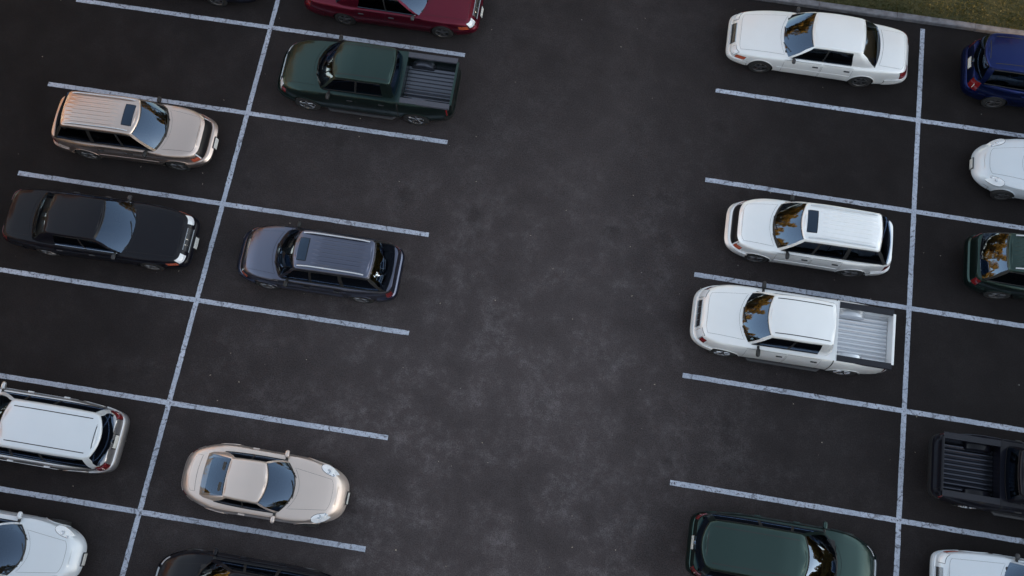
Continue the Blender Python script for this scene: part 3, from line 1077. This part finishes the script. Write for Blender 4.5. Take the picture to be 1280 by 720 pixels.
# ------------------------------------------------------------------ paints
PAINT = dict(
    white=paint('white_paint', (0.80, 0.805, 0.815), 0.3, 0.4, dust=0.06),
    silver_white=paint('silver_white_paint', (0.86, 0.865, 0.875), 0.5, 0.38, dust=0.06),
    beige=paint('beige_metallic_paint', (0.56, 0.46, 0.415), 0.95, 0.32, dust=0.05),
    champagne=paint('champagne_metallic_paint', (0.62, 0.53, 0.485), 0.65, 0.36, dust=0.05),
    black=paint('black_paint', (0.0055, 0.0055, 0.0095), 0.0, 0.3, 0.42, dust=0.012),
    red=paint('dark_red_paint', (0.12, 0.010, 0.026), 0.7, 0.3, 0.6, dust=0.02),
    green=paint('dark_green_paint', (0.032, 0.056, 0.052), 0.9, 0.30, 0.4, dust=0.02),
    slate=paint('slate_grey_paint', (0.115, 0.125, 0.175), 1.0, 0.28, 0.6, dust=0.02),
    silver=paint('silver_grey_paint', (0.60, 0.59, 0.60), 0.9, 0.32, dust=0.05),
    ice=paint('pale_silver_paint', (0.62, 0.66, 0.71), 0.25, 0.38, dust=0.05),
    blue=paint('deep_blue_paint', (0.010, 0.020, 0.095), 0.85, 0.28, 0.4, dust=0.015),
    bedgrey=paint('grey_bed_liner', (0.085, 0.092, 0.115), 0.8, 0.26, 0.4, dust=0.03),
    beddark=paint('black_bed_liner', (0.042, 0.046, 0.062), 0.8, 0.22, 0.4, dust=0.01),
    bedsilver=paint('silver_bed_floor', (0.62, 0.64, 0.68), 0.75, 0.3, 0.4, dust=0.05),
    darkgrille=simple('black_grille', (0.02, 0.021, 0.026), 0.35, 0.3),
    tan=simple('tan_seat_cloth', (0.22, 0.16, 0.11), 0.85, bump=0.2, scale=150),
    railgrey=simple('slate_bed_rail', (0.055, 0.057, 0.075), 0.4),
    raildark=simple('dark_bed_rail', (0.012, 0.013, 0.020), 0.5, spec=0.3),
)

def children(o):
    return CH.get(o.name, [])

def copy_tree(o, parent=None):
    c = o.copy()
    COL.objects.link(c)
    c.parent = parent
    for ch in children(o):
        copy_tree(ch, c)
    return c

def repaint(o, mat, over):
    for ch in [o] + list(o.children_recursive):
        if ch.type != 'MESH':
            continue
        base = ch.name.split('.')[0]
        for sl in ch.material_slots:
            if sl.material is None:
                continue
            want = None
            if sl.material.name == M['paint'].name:
                want = over.get(base, mat)
            elif base in over:
                want = over[base] if sl.material.name not in (M['gap'].name, M['black'].name) else None
            if want is not None:
                sl.link = 'OBJECT'
                sl.material = want

PROTO = {}
for nm, sp in (('sedan', SEDAN), ('suv', SUV), ('pickup', PICKUP), ('van', VAN), ('sport', SPORT)):
    PROTO[nm] = make_car(sp)
CH = {}
for o in COL.objects:
    if o.parent is not None:
        CH.setdefault(o.parent.name, []).append(o)

GROUP = 'cars parked in the lot'
#   kind, x, y, heading (degrees, nose direction), paint, label, category, overrides
CARS = [
    ('sedan', -3.05, 1.30, 180, 'slate', {}, 'dark car at the top edge with only its wheel in view', 'car'),
    ('sedan', 3.75, 1.31, 0.5, 'red', {}, 'dark red sedan parked beside the dark green pickup truck', 'sedan'),
    ('pickup', 3.60, -1.64, 180.5, 'green', {'bed_floor': 'bedgrey', 'bed_rail_cap': 'railgrey', 'wheel_housing': 'bedgrey'}, 'dark green pickup truck with an empty ribbed grey bed', 'pickup truck'),
    ('suv', -2.76, -4.32, 1.5, 'beige', {'seat': 'tan'}, 'beige metallic SUV with a sunroof and silver roof rails', 'SUV'),
    ('sedan', -2.96, -7.36, 1.0, 'black', {'grille': 'darkgrille', 'seat': 'tan', 'parcel_shelf': 'tan'}, 'long black sedan in the bay below the beige SUV', 'sedan'),
    ('suv', 3.38, -7.37, 180.5, 'slate', {}, 'slate grey SUV with a sunroof and silver rails, nose towards the middle line', 'SUV'),
    ('van', -3.12, -13.10, 180.0, 'silver', {'cabin_roof': 'ice'}, 'silver minivan with a pale roof, its tail towards the line crossing', 'minivan'),
    ('sport', 3.25, -13.52, 0.0, 'champagne', {}, 'champagne coloured sports coupe with round-ended headlights, parked alone in its bay', 'sports car'),
    ('sport', -3.13, -16.14, 0.5, 'ice', {}, 'white sports coupe cut off by the bottom left corner', 'sports car'),
    ('van', 3.44, -16.31, 180.0, 'black', {}, 'black minivan cut off by the bottom edge, below the champagne coupe', 'minivan'),
    ('sedan', 16.64, 1.72, 180.0, 'white', {'seat': 'tan', 'parcel_shelf': 'tan'}, 'white sedan parked along the kerb of the grass verge', 'sedan'),
    ('suv', 16.78, -4.38, 180.0, 'silver_white', {'roof_rail': 'ice'}, 'white SUV with a dark sunroof, parked above the white pickup', 'SUV'),
    ('pickup', 16.48, -7.16, 180.0, 'white', {'seat': 'tan', 'bed_floor': 'bedsilver', 'bed_rail_cap': 'raildark', 'wheel_housing': 'bedsilver'}, 'white pickup truck with a silver ribbed bed', 'pickup truck'),
    ('van', 16.79, -13.19, 0.0, 'green', {}, 'dark green minivan whose windshield reflects the bright sky', 'minivan'),
    ('van', 23.39, 1.71, 0.0, 'blue', {}, 'deep blue minivan beside the kerb in the top right corner', 'minivan'),
    ('sport', 23.58, -1.28, 180.0, 'ice', {}, 'silver sports coupe at the right edge below the blue minivan', 'sports car'),
    ('suv', 23.49, -4.36, 0.0, 'green', {}, 'dark green SUV with silver roof rails at the right edge', 'SUV'),
    ('pickup', 23.05, -10.22, 0.0, 'black', {'bed_floor': 'beddark', 'bed_rail_cap': 'raildark', 'wheel_housing': 'black'}, 'black pickup truck with an empty dark bed at the right edge', 'pickup truck'),
    ('sedan', 23.29, -13.10, 180.0, 'ice', {}, 'white sedan cut off by the bottom right corner', 'sedan'),
]
used = set()
NO_PLATE = ('white sedan parked along', 'white SUV with', 'white sedan cut off', 'slate grey SUV', 'dark car at')
for kind, x, y, a, pt, over, label, cat in CARS:
    if kind in used:
        o = copy_tree(PROTO[kind])
    else:
        o = PROTO[kind]
        used.add(kind)
        first = None
    o.location = (x, y, 0)
    o.rotation_euler = (0, 0, math.radians(a))
    tag(o, label, cat, GROUP)
    o['paint'] = pt
for o in [q for q in COL.objects if q.parent is None and q.get('paint')]:
    row = [c for c in CARS if c[6] == o['label']][0]
    repaint(o, PAINT[row[4]], {k: PAINT[v] for k, v in row[5].items()})
    del o['paint']
    if row[6].startswith(NO_PLATE):
        for ch in list(o.children):
            if ch.name.split('.')[0] == 'number_plate':
                bpy.data.objects.remove(ch)

# ------------------------------------------------------------------ ground
def sheet(name, x0, x1, y0, y1, z, mat, nx=1, ny=1):
    mb = MB()
    mb.grid([[Vector((lerp(x0, x1, i / nx), lerp(y0, y1, j / ny), z)) for j in range(ny + 1)] for i in range(nx + 1)], 0)
    o = mb.build(name, mat, merge=0)
    for p in o.data.polygons:
        if p.normal.z < 0:
            p.flip()
    return o

def asphalt():
    m, nt, out = new_mat('worn_asphalt')
    b = nt.nodes.new('ShaderNodeBsdfPrincipled')
    geo = nt.nodes.new('ShaderNodeNewGeometry')
    pos = geo.outputs['Position']
    big = noise_node(nt, pos, 0.13, 6, 0.6, 0.2)
    mid = noise_node(nt, pos, 0.75, 8, 0.62, 0.1)
    patchy = noise_node(nt, pos, 1.9, 10, 0.80, 0.1)
    fine = noise_node(nt, pos, 30, 5, 0.85)
    grit = N(nt, 'ShaderNodeTexVoronoi'); grit.inputs['Scale'].default_value = 45; nt.links.new(pos, grit.inputs['Vector'])
    c_big = ramp(nt, big.outputs['Fac'], [(0.3, (0.0365, 0.031, 0.033, 1)), (0.7, (0.0535, 0.046, 0.0485, 1))])
    c_mid = ramp(nt, mid.outputs['Fac'], [(0.30, g(0.70)), (0.5, g(0.96)), (0.72, g(1.25))])
    c = mixc(nt, 1.0, c_big.outputs['Color'], c_mid.outputs['Color'], 'MULTIPLY')
    # pale scuffed clouds
    sc_ = ramp(nt, patchy.outputs['Fac'], [(0.46, g(0)), (0.66, g(1))])
    sm = ramp(nt, mid.outputs['Fac'], [(0.45, g(0.1)), (0.62, g(1))])
    fm = nt.nodes.new('ShaderNodeMath'); fm.operation = 'MULTIPLY'
    nt.links.new(sc_.outputs['Color'], fm.inputs[0]); nt.links.new(sm.outputs['Color'], fm.inputs[1])
    dv0 = nt.nodes.new('ShaderNodeVectorMath'); dv0.operation = 'DISTANCE'; dv0.inputs[1].default_value = (9.2, -12.0, 0)
    nt.links.new(pos, dv0.inputs[0])
    dz0 = nt.nodes.new('ShaderNodeMapRange'); dz0.interpolation_type = 'SMOOTHSTEP'; nt.links.new(dv0.outputs['Value'], dz0.inputs[0])
    dz0.inputs[1].default_value = 3.0; dz0.inputs[2].default_value = 15.0; dz0.inputs[3].default_value = 1.0; dz0.inputs[4].default_value = 0.25
    fq = nt.nodes.new('ShaderNodeMath'); fq.operation = 'MULTIPLY'
    nt.links.new(fm.outputs[0], fq.inputs[0]); nt.links.new(dz0.outputs[0], fq.inputs[1])
    c = mixc(nt, fq.outputs[0], c, (0.092, 0.083, 0.088, 1))
    # bays are darker than the driven aisle (oil, less polish), with painted shade beside cars and at the edges, by world x
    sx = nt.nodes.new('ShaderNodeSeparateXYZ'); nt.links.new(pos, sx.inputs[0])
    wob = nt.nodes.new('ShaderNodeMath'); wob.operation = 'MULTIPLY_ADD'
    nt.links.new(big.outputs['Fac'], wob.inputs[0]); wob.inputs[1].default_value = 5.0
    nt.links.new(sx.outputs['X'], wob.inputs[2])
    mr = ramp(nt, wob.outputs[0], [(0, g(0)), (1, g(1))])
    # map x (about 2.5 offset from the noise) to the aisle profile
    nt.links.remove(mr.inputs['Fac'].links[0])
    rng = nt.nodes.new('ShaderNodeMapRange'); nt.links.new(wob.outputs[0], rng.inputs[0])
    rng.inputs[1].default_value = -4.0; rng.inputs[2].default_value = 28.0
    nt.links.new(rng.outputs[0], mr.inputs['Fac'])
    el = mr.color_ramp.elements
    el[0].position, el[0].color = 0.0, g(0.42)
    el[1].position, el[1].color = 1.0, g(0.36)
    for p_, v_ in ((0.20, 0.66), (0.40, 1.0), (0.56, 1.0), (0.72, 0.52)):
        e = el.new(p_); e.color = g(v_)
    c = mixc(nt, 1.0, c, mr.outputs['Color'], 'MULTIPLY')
    # oil drips in the bays
    oil = noise_node(nt, pos, 0.75, 3, 0.5, 0.2)
    oi = ramp(nt, oil.outputs['Fac'], [(0.60, g(1)), (0.74, g(0.68))])
    c = mixc(nt, 1.0, c, oi.outputs['Color'], 'MULTIPLY')
    # the most travelled part of the aisle is polished paler, with a ragged outline; the outward falloff is vignette painted into the colour
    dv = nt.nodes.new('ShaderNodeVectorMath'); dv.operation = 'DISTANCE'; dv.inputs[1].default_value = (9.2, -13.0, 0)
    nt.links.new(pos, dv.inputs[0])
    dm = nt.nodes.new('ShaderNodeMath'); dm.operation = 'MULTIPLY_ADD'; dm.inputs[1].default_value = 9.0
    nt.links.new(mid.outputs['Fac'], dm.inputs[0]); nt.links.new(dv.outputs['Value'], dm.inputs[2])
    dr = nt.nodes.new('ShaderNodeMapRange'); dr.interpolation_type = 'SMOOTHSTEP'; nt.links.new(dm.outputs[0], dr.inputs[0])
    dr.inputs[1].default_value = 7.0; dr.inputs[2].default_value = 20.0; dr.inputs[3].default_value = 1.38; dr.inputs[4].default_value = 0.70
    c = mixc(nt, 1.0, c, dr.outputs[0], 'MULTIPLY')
    # aggregate grain
    gr = ramp(nt, fine.outputs['Fac'], [(0.3, g(0.34)), (0.7, g(1.66))])
    c = mixc(nt, 1.0, c, gr.outputs['Color'], 'MULTIPLY')
    # small pale specks: chips, bits of litter
    sp = N(nt, 'ShaderNodeTexVoronoi'); sp.inputs['Scale'].default_value = 1.5; nt.links.new(pos, sp.inputs['Vector'])
    spk = ramp(nt, sp.outputs['Distance'], [(0.018, g(1)), (0.034, g(0))])
    pick = ramp(nt, sp.outputs['Color'], [(0.62, g(0)), (0.66, g(0.8))])
    fs = nt.nodes.new('ShaderNodeMath'); fs.operation = 'MULTIPLY'
    nt.links.new(spk.outputs['Color'], fs.inputs[0]); nt.links.new(pick.outputs['Color'], fs.inputs[1])
    c = mixc(nt, fs.outputs[0], c, (0.22, 0.21, 0.2, 1))
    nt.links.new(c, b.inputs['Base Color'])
    b.inputs['Roughness'].default_value = 0.9
    b.inputs['Specular IOR Level'].default_value = 0.15
    bp = N(nt, 'ShaderNodeBump'); bp.inputs['Strength'].default_value = 0.5; bp.inputs['Distance'].default_value = 0.012
    nt.links.new(fine.outputs['Fac'], bp.inputs['Height'])
    nt.links.new(bp.outputs['Normal'], b.inputs['Normal'])
    nt.links.new(b.outputs[0], out.inputs['Surface'])
    return m

def line_paint():
    m, nt, out = new_mat('worn_line_paint')
    b = nt.nodes.new('ShaderNodeBsdfPrincipled')
    geo = nt.nodes.new('ShaderNodeNewGeometry'); pos = geo.outputs['Position']
    n1 = noise_node(nt, pos, 13.0, 5, 0.7, 0.3)
    n2 = noise_node(nt, pos, 1.3, 4, 0.6)
    n3 = noise_node(nt, pos, 26, 4, 0.75)
    base = ramp(nt, n2.outputs['Fac'], [(0.3, (0.32, 0.36, 0.45, 1)), (0.7, (0.46, 0.50, 0.60, 1))])
    sp = ramp(nt, n3.outputs['Fac'], [(0.33, g(0.55)), (0.5, g(1.0)), (0.7, g(1.15))])
    c = mixc(nt, 1.0, base.outputs['Color'], sp.outputs['Color'], 'MULTIPLY')
    wear = ramp(nt, n1.outputs['Fac'], [(0.53, g(0)), (0.62, g(1))])
    wm = ramp(nt, n2.outputs['Fac'], [(0.36, g(0.25)), (0.56, g(1.0))])
    f = nt.nodes.new('ShaderNodeMath'); f.operation = 'MULTIPLY'
    nt.links.new(wear.outputs['Color'], f.inputs[0]); nt.links.new(wm.outputs['Color'], f.inputs[1])
    c = mixc(nt, f.outputs[0], c, (0.075, 0.075, 0.09, 1))
    # hairline cracks
    vo = N(nt, 'ShaderNodeTexVoronoi'); vo.feature = 'DISTANCE_TO_EDGE'; vo.inputs['Scale'].default_value = 0.55
    dn = noise_node(nt, pos, 3.0, 3, 0.6)
    ad = nt.nodes.new('ShaderNodeVectorMath'); ad.operation = 'MULTIPLY_ADD'
    nt.links.new(dn.outputs['Color'], ad.inputs[0]); ad.inputs[1].default_value = (0.5, 0.5, 0.0); nt.links.new(pos, ad.inputs[2])
    nt.links.new(ad.outputs[0], vo.inputs['Vector'])
    cr = ramp(nt, vo.outputs['Distance'], [(0.004, g(0.6)), (0.012, g(0))])
    c = mixc(nt, cr.outputs['Color'], c, (0.045, 0.045, 0.055, 1))
    nt.links.new(c, b.inputs['Base Color'])
    b.inputs['Roughness'].default_value = 0.8
    nt.links.new(b.outputs[0], out.inputs['Surface'])
    return m

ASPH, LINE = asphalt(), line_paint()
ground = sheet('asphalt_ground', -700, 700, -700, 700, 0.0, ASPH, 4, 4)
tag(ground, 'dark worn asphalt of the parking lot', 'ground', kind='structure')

W, L, D = 2.949, 6.1, 19.885
HW = 0.068
def strip(p, q, z, label):
    p, q = Vector(p), Vector(q)
    d = (q - p).normalized(); n = Vector((-d.y, d.x))
    k = max(2, int((q - p).length / 0.07))
    mb = MB()
    rows = []
    for i in range(k + 1):
        c = p.lerp(q, i / k)
        w0 = HW + 0.008 * noise.noise((c.x * 3, c.y * 3, 1.7)) + 0.008 * noise.noise((c.x * 14, c.y * 14, 5.7))
        w1 = HW + 0.008 * noise.noise((c.x * 3, c.y * 3, 9.1)) + 0.008 * noise.noise((c.x * 14, c.y * 14, 3.1))
        rows.append([Vector((*(c + n * w0), z)), Vector((*(c - n * w1), z))])
    mb.grid(rows, 0)
    o = mb.build('parking_line', LINE, merge=0)
    for f in o.data.polygons:
        if f.normal.z < 0: f.flip()
    return tag(o, label, 'parking line', kind='structure')

strip((0.11, 16), (-0.06, -40), 0.008, 'long painted line down the middle of the left block of bays')
strip((D + 0.06, 3.22), (D - 0.06, -40), 0.008, 'long painted line down the middle of the right block of bays')
for k in range(-3, 11):
    y = -k * W
    strip((-L - 0.03, y - 0.03), (L + 0.05 - 0.006 * k, y + 0.03), 0.004, 'painted bay line across the left block of bays')
for k in range(0, 10):
    y = 0.064 + 0.02 - k * W
    strip((D - L + 0.06 - 0.008 * k, y), (D + L, y - 0.02), 0.004, 'painted bay line across the right block of bays')

# kerb and grass verge (upper right)
def kerb_mat():
    return simple('grey_concrete_kerb', (0.15, 0.15, 0.17), 0.88, var=0.35, scale=5, bump=0.3)
KY = 3.40
KM = kerb_mat()
rnd0 = random.Random(11)
mb = MB()
xs = [9.5 + 0.5 * i for i in range(0, 130)]
prof = [(KY - 0.008, 0.0), (KY, 0.115), (KY + 0.02, 0.135), (KY + 0.17, 0.14), (KY + 0.19, 0.13), (KY + 0.19, 0.0)]
x = 9.5
while x < 74:
    dy, dz = rnd0.uniform(-.006, .006), rnd0.uniform(-.005, .005)
    ids = mb.grid([[Vector((x + f, y + dy, z + dz if z > 0.05 else z)) for y, z in prof] for f in (0.006, 0.018, 0.9, 1.8, 2.382, 2.394)], 0)
    mb.face(ids[0], 0); mb.face(ids[-1], 0)
    x += 2.4
ke = mb.build('kerb', KM, merge=0)
tag(ke, 'grey concrete kerb along the grass verge', 'kerb', kind='structure')

def grass_soil():
    m, nt, out = new_mat('grass_soil')
    b = nt.nodes.new('ShaderNodeBsdfPrincipled')
    geo = nt.nodes.new('ShaderNodeNewGeometry'); pos = geo.outputs['Position']
    n1 = noise_node(nt, pos, 3.0, 6, 0.7); n2 = noise_node(nt, pos, 40.0, 4, 0.7)
    r1 = ramp(nt, n1.outputs['Fac'], [(0.3, (0.030, 0.036, 0.012, 1)), (0.7, (0.075, 0.065, 0.024, 1))])
    r2 = ramp(nt, n2.outputs['Fac'], [(0.3, g(0.55)), (0.7, g(1.3))])
    nt.links.new(mixc(nt, 1.0, r1.outputs['Color'], r2.outputs['Color'], 'MULTIPLY'), b.inputs['Base Color'])
    b.inputs['Roughness'].default_value = 0.95
    nt.links.new(b.outputs[0], out.inputs['Surface'])
    return m
GS = grass_soil()
mb = MB()
mb.grid([[Vector((9.6 + i * 0.4, KY + 0.186 + (j ** 1.6) * 0.05, 0.12 + 0.03 * noise.noise((i * 0.4, j * 0.5, 0)) * min(1, j))) for j in range(28)] for i in range(0, 160)], 0)
gv = mb.build('grass_verge', GS, merge=0)
for f in gv.data.polygons:
    if f.normal.z < 0: f.flip()
tag(gv, 'earth under the grass beyond the kerb', 'verge', kind='structure')

def leaf_mat(name, a, b_, rough=0.7, trans=0.25):
    m, nt, out = new_mat(name)
    b = nt.nodes.new('ShaderNodeBsdfPrincipled')
    geo = nt.nodes.new('ShaderNodeNewGeometry')
    n1 = noise_node(nt, geo.outputs['Position'], 0.9, 4, 0.6)
    r = nt.nodes.new('ShaderNodeMath'); r.operation = 'MULTIPLY_ADD'
    nt.links.new(geo.outputs['Random Per Island'], r.inputs[0]); r.inputs[1].default_value = 0.5
    nt.links.new(n1.outputs['Fac'], r.inputs[2])
    c = ramp(nt, r.outputs[0], [(0.35, tuple(a) + (1,)), (1.0, tuple(b_) + (1,))])
    nt.links.new(c.outputs['Color'], b.inputs['Base Color'])
    b.inputs['Roughness'].default_value = rough
    tl = nt.nodes.new('ShaderNodeBsdfTranslucent'); nt.links.new(c.outputs['Color'], tl.inputs['Color'])
    mx = nt.nodes.new('ShaderNodeMixShader'); mx.inputs[0].default_value = trans
    nt.links.new(b.outputs[0], mx.inputs[1]); nt.links.new(tl.outputs[0], mx.inputs[2])
    nt.links.new(mx.outputs[0], out.inputs['Surface'])
    return m

GRASS = leaf_mat('dry_green_grass', (0.016, 0.032, 0.006), (0.09, 0.085, 0.022))
mb = MB()
rnd = random.Random(3)
for i in range(42000):
    x = rnd.uniform(12.0, 27.0); y = KY + 0.17 + rnd.random() ** 1.2 * 3.2
    h = rnd.uniform(0.03, 0.085); a = rnd.uniform(0, 2 * PI); w = 0.006 + 0.006 * rnd.random()
    lx, ly = rnd.gauss(0, 0.03), rnd.gauss(0, 0.03)
    i0 = len(mb.v)
    mb.v += [(x + math.cos(a) * w, y + math.sin(a) * w, 0.11), (x - math.cos(a) * w, y - math.sin(a) * w, 0.11), (x + lx, y + ly, 0.12 + h)]
    mb.f.append((i0, i0 + 1, i0 + 2)); mb.m.append(0)
gr = mb.build('grass', GRASS, merge=0, normals=False)
tag(gr, 'short dry grass growing beyond the kerb', 'grass', kind='stuff')

LITTER = simple('dry_leaf_litter', (0.26, 0.22, 0.18), 0.8, var=0.4, scale=3)
mb = MB()
for i in range(190):
    x, y = rnd.uniform(-8, 25), rnd.uniform(-18, 3.2)
    q = rnd.uniform(0.010, 0.028); a = rnd.uniform(0, PI)
    u, v = Vector((math.cos(a), math.sin(a), rnd.uniform(-.3, .3))) * q, Vector((-math.sin(a), math.cos(a), rnd.uniform(-.3, .3))) * q * rnd.uniform(0.3, 0.8)
    p = Vector((x, y, 0.018))
    i0 = len(mb.v)
    mb.v += [tuple(p - u), tuple(p + v), tuple(p + u), tuple(p - v)]
    mb.f.append((i0, i0 + 1, i0 + 2, i0 + 3)); mb.m.append(0)
tag(mb.build('leaf_litter', LITTER, merge=0, normals=False), 'tiny dry leaves and scraps scattered over the asphalt', 'litter', kind='stuff')

# ------------------------------------------------------------------ the wood round the lot (outside the frame: it shades the lot and stands in the glass)
LEAF = leaf_mat('wood_leaves', (0.06, 0.06, 0.018), (0.55, 0.30, 0.06), 0.75, 0.3)
BARK = simple('wood_bark', (0.07, 0.05, 0.035), 0.9, var=0.3, scale=8)

def wood(name, spots, leaves, label, leaf=0.34, core=True):
    mb = MB()
    for (x, y, h, rad, base) in spots:
        mb.tube([(x, y, 0), (x + 0.1, y, h * 0.3), (x - 0.1, y + 0.1, h * 0.62), (x, y, h * 0.9)], [0.32, 0.26, 0.16, 0.05], 1, 7)
        lobes = []
        for k in range(11):
            a = rnd.uniform(0, 2 * PI); f = rnd.random()
            zc = lerp(base + rad * 0.25, h - rad * 0.35, f)
            q = rad * (0.62 - 0.45 * abs(f - 0.35))
            lobes.append((x + math.cos(a) * q, y + math.sin(a) * q, zc, rad * rnd.uniform(0.38, 0.6)))
            mb.tube([(x, y, zc - rad * 0.5), (x + math.cos(a) * q, y + math.sin(a) * q, zc)], [0.09, 0.03], 1, 5)
        for k in range(leaves):
            lx, ly, lz, lr = rnd.choice(lobes)
            d = Vector((rnd.gauss(0, 1), rnd.gauss(0, 1), rnd.gauss(0, 0.8))).normalized() * lr * rnd.random() ** 0.4
            p = Vector((lx, ly, lz)) + d
            if p.z < base: continue
            s = leaf * rnd.uniform(0.6, 1.4)
            n = Vector((rnd.gauss(0, 1), rnd.gauss(0, 1), rnd.gauss(0.3, 1))).normalized()
            u = n.orthogonal().normalized(); v = n.cross(u)
            i0 = len(mb.v)
            mb.v += [tuple(p - u * s), tuple(p + v * s * 0.55), tuple(p + u * s), tuple(p - v * s * 0.55)]
            mb.f.append((i0, i0 + 1, i0 + 2, i0 + 3)); mb.m.append(0)
    o = mb.build(name, [LEAF, BARK], merge=0, normals=False, sharp=60)
    return tag(o, label, 'trees', kind='stuff')

east, west, north = [], [], []
def gap_at(x):
    # the one gap under the crowns where the low sun reaches the verge
    return 2.15 - (x - 39) * 0.158
for row in range(3):
    yy = -85 + row * 1.7
    while yy < 50:
        x = 58 + row * 4.2 + rnd.uniform(-1, 1)
        near = abs(yy - gap_at(x))
        if near > 1.0:
            east.append((x, yy, rnd.uniform(10.5, 13.0), rnd.uniform(2.9, 3.7), 6.0 if near < 4.2 else 0.3))
        yy += rnd.uniform(2.8, 3.8)
for row in range(2):                     # undergrowth added to stop sun leaking under the crowns onto the lot
    yy = -84 + row * 0.9
    while yy < 48:
        x = 56 + row * 3.0
        if abs(yy - gap_at(x)) > 2.9:
            east.append((x, yy, rnd.uniform(5.5, 6.5), 2.1, 0.0))
        yy += rnd.uniform(1.6, 2.2)
for row in range(2):
    yy = -46
    while yy < 40:
        hh = lerp(11.0, 20.0, smooth((yy + 10) / 20.0))
        west.append((-19 - row * 5 + rnd.uniform(-1.5, 1.5), yy, hh * rnd.uniform(0.85, 1.2), rnd.uniform(3.0, 4.4), 1.5))
        yy += rnd.uniform(4.2, 6.5)
xx = -20
while xx < 36:
    north.append((xx, 14 + rnd.uniform(-1.5, 1.5), rnd.uniform(13, 18), rnd.uniform(3, 4), 1.6))
    xx += rnd.uniform(4.2, 7.0)
south = []  # out-of-view wood added to shut off low sky and darken car sides
xx = -18
while xx < 38:
    south.append((xx, -30 + rnd.uniform(-1.5, 1.5), rnd.uniform(15, 20), rnd.uniform(3.4, 4.4), 1.0))
    xx += rnd.uniform(4.0, 5.5)
wood('treeline', east, 1500, 'wood standing out of view beyond the right side of the lot', 0.42)
wood('treeline', west, 1500, 'sunlit wood standing out of view beyond the left side of the lot', 0.40)
wood('treeline', north, 1300, 'wood standing out of view beyond the top of the lot', 0.40)
wood('treeline', south, 1300, 'wood added out of view beyond the bottom of the lot', 0.42)

# ------------------------------------------------------------------ light, sky, camera
SUN_EL, SUN_AZ = math.radians(5.5), math.radians(-9.0)       # azimuth from +x, counter-clockwise
wd = bpy.data.worlds.new('World'); SC.world = wd
wd.use_nodes = True
nt = wd.node_tree
bg = nt.nodes['Background']
sky = nt.nodes.new('ShaderNodeTexSky')
sky.sky_type = 'NISHITA'
sky.sun_disc = False
sky.sun_elevation = SUN_EL
sky.sun_rotation = math.radians(90.0) - SUN_AZ                # Blender: 0 = +y, clockwise
sky.air_density = 1.0; sky.dust_density = 0.4; sky.ozone_density = 1.0
hs = nt.nodes.new('ShaderNodeHueSaturation'); hs.inputs['Saturation'].default_value = 0.50
nt.links.new(sky.outputs[0], hs.inputs['Color'])
nt.links.new(hs.outputs[0], bg.inputs['Color'])
bg.inputs['Strength'].default_value = 0.15

ld = bpy.data.lights.new('sun', 'SUN')
ld.energy = 5.0; ld.angle = math.radians(0.5); ld.color = (1.0, 0.62, 0.27)
lo = bpy.data.objects.new('sun', ld); COL.objects.link(lo)
sd_ = Vector((math.cos(SUN_EL) * math.cos(SUN_AZ), math.cos(SUN_EL) * math.sin(SUN_AZ), math.sin(SUN_EL)))
lo.rotation_euler = (-sd_).to_track_quat('-Z', 'Y').to_euler()

R = Matrix(((0.9869271083601552, 0.16115713523401304, 0.0018056984877193247),
            (-0.15540610370699393, 0.9486194812017665, 0.27562660034021114),
            (0.04270627254249152, -0.2723039802273508, 0.9612630839878691)))
cd = bpy.data.cameras.new('camera')
cd.sensor_width = 36.0; cd.lens = 1150.0 / 1280.0 * 36.0
cd.clip_start = 0.1; cd.clip_end = 3000
co = bpy.data.objects.new('camera', cd); COL.objects.link(co)
mw = R.transposed().to_4x4()
mw.translation = Vector((8.900374845746196, -12.759594467940307, 22.61215704347689)) * 1.11
co.matrix_world = mw
SC.camera = co

vs = SC.view_settings
vs.view_transform = 'Standard'; vs.look = 'None'; vs.gamma = 1.0; vs.use_curve_mapping = False
vs.exposure = 2.42
SC.cycles.max_bounces = 8
SC.cycles.transparent_max_bounces = 12
SC.cycles.use_denoising = True
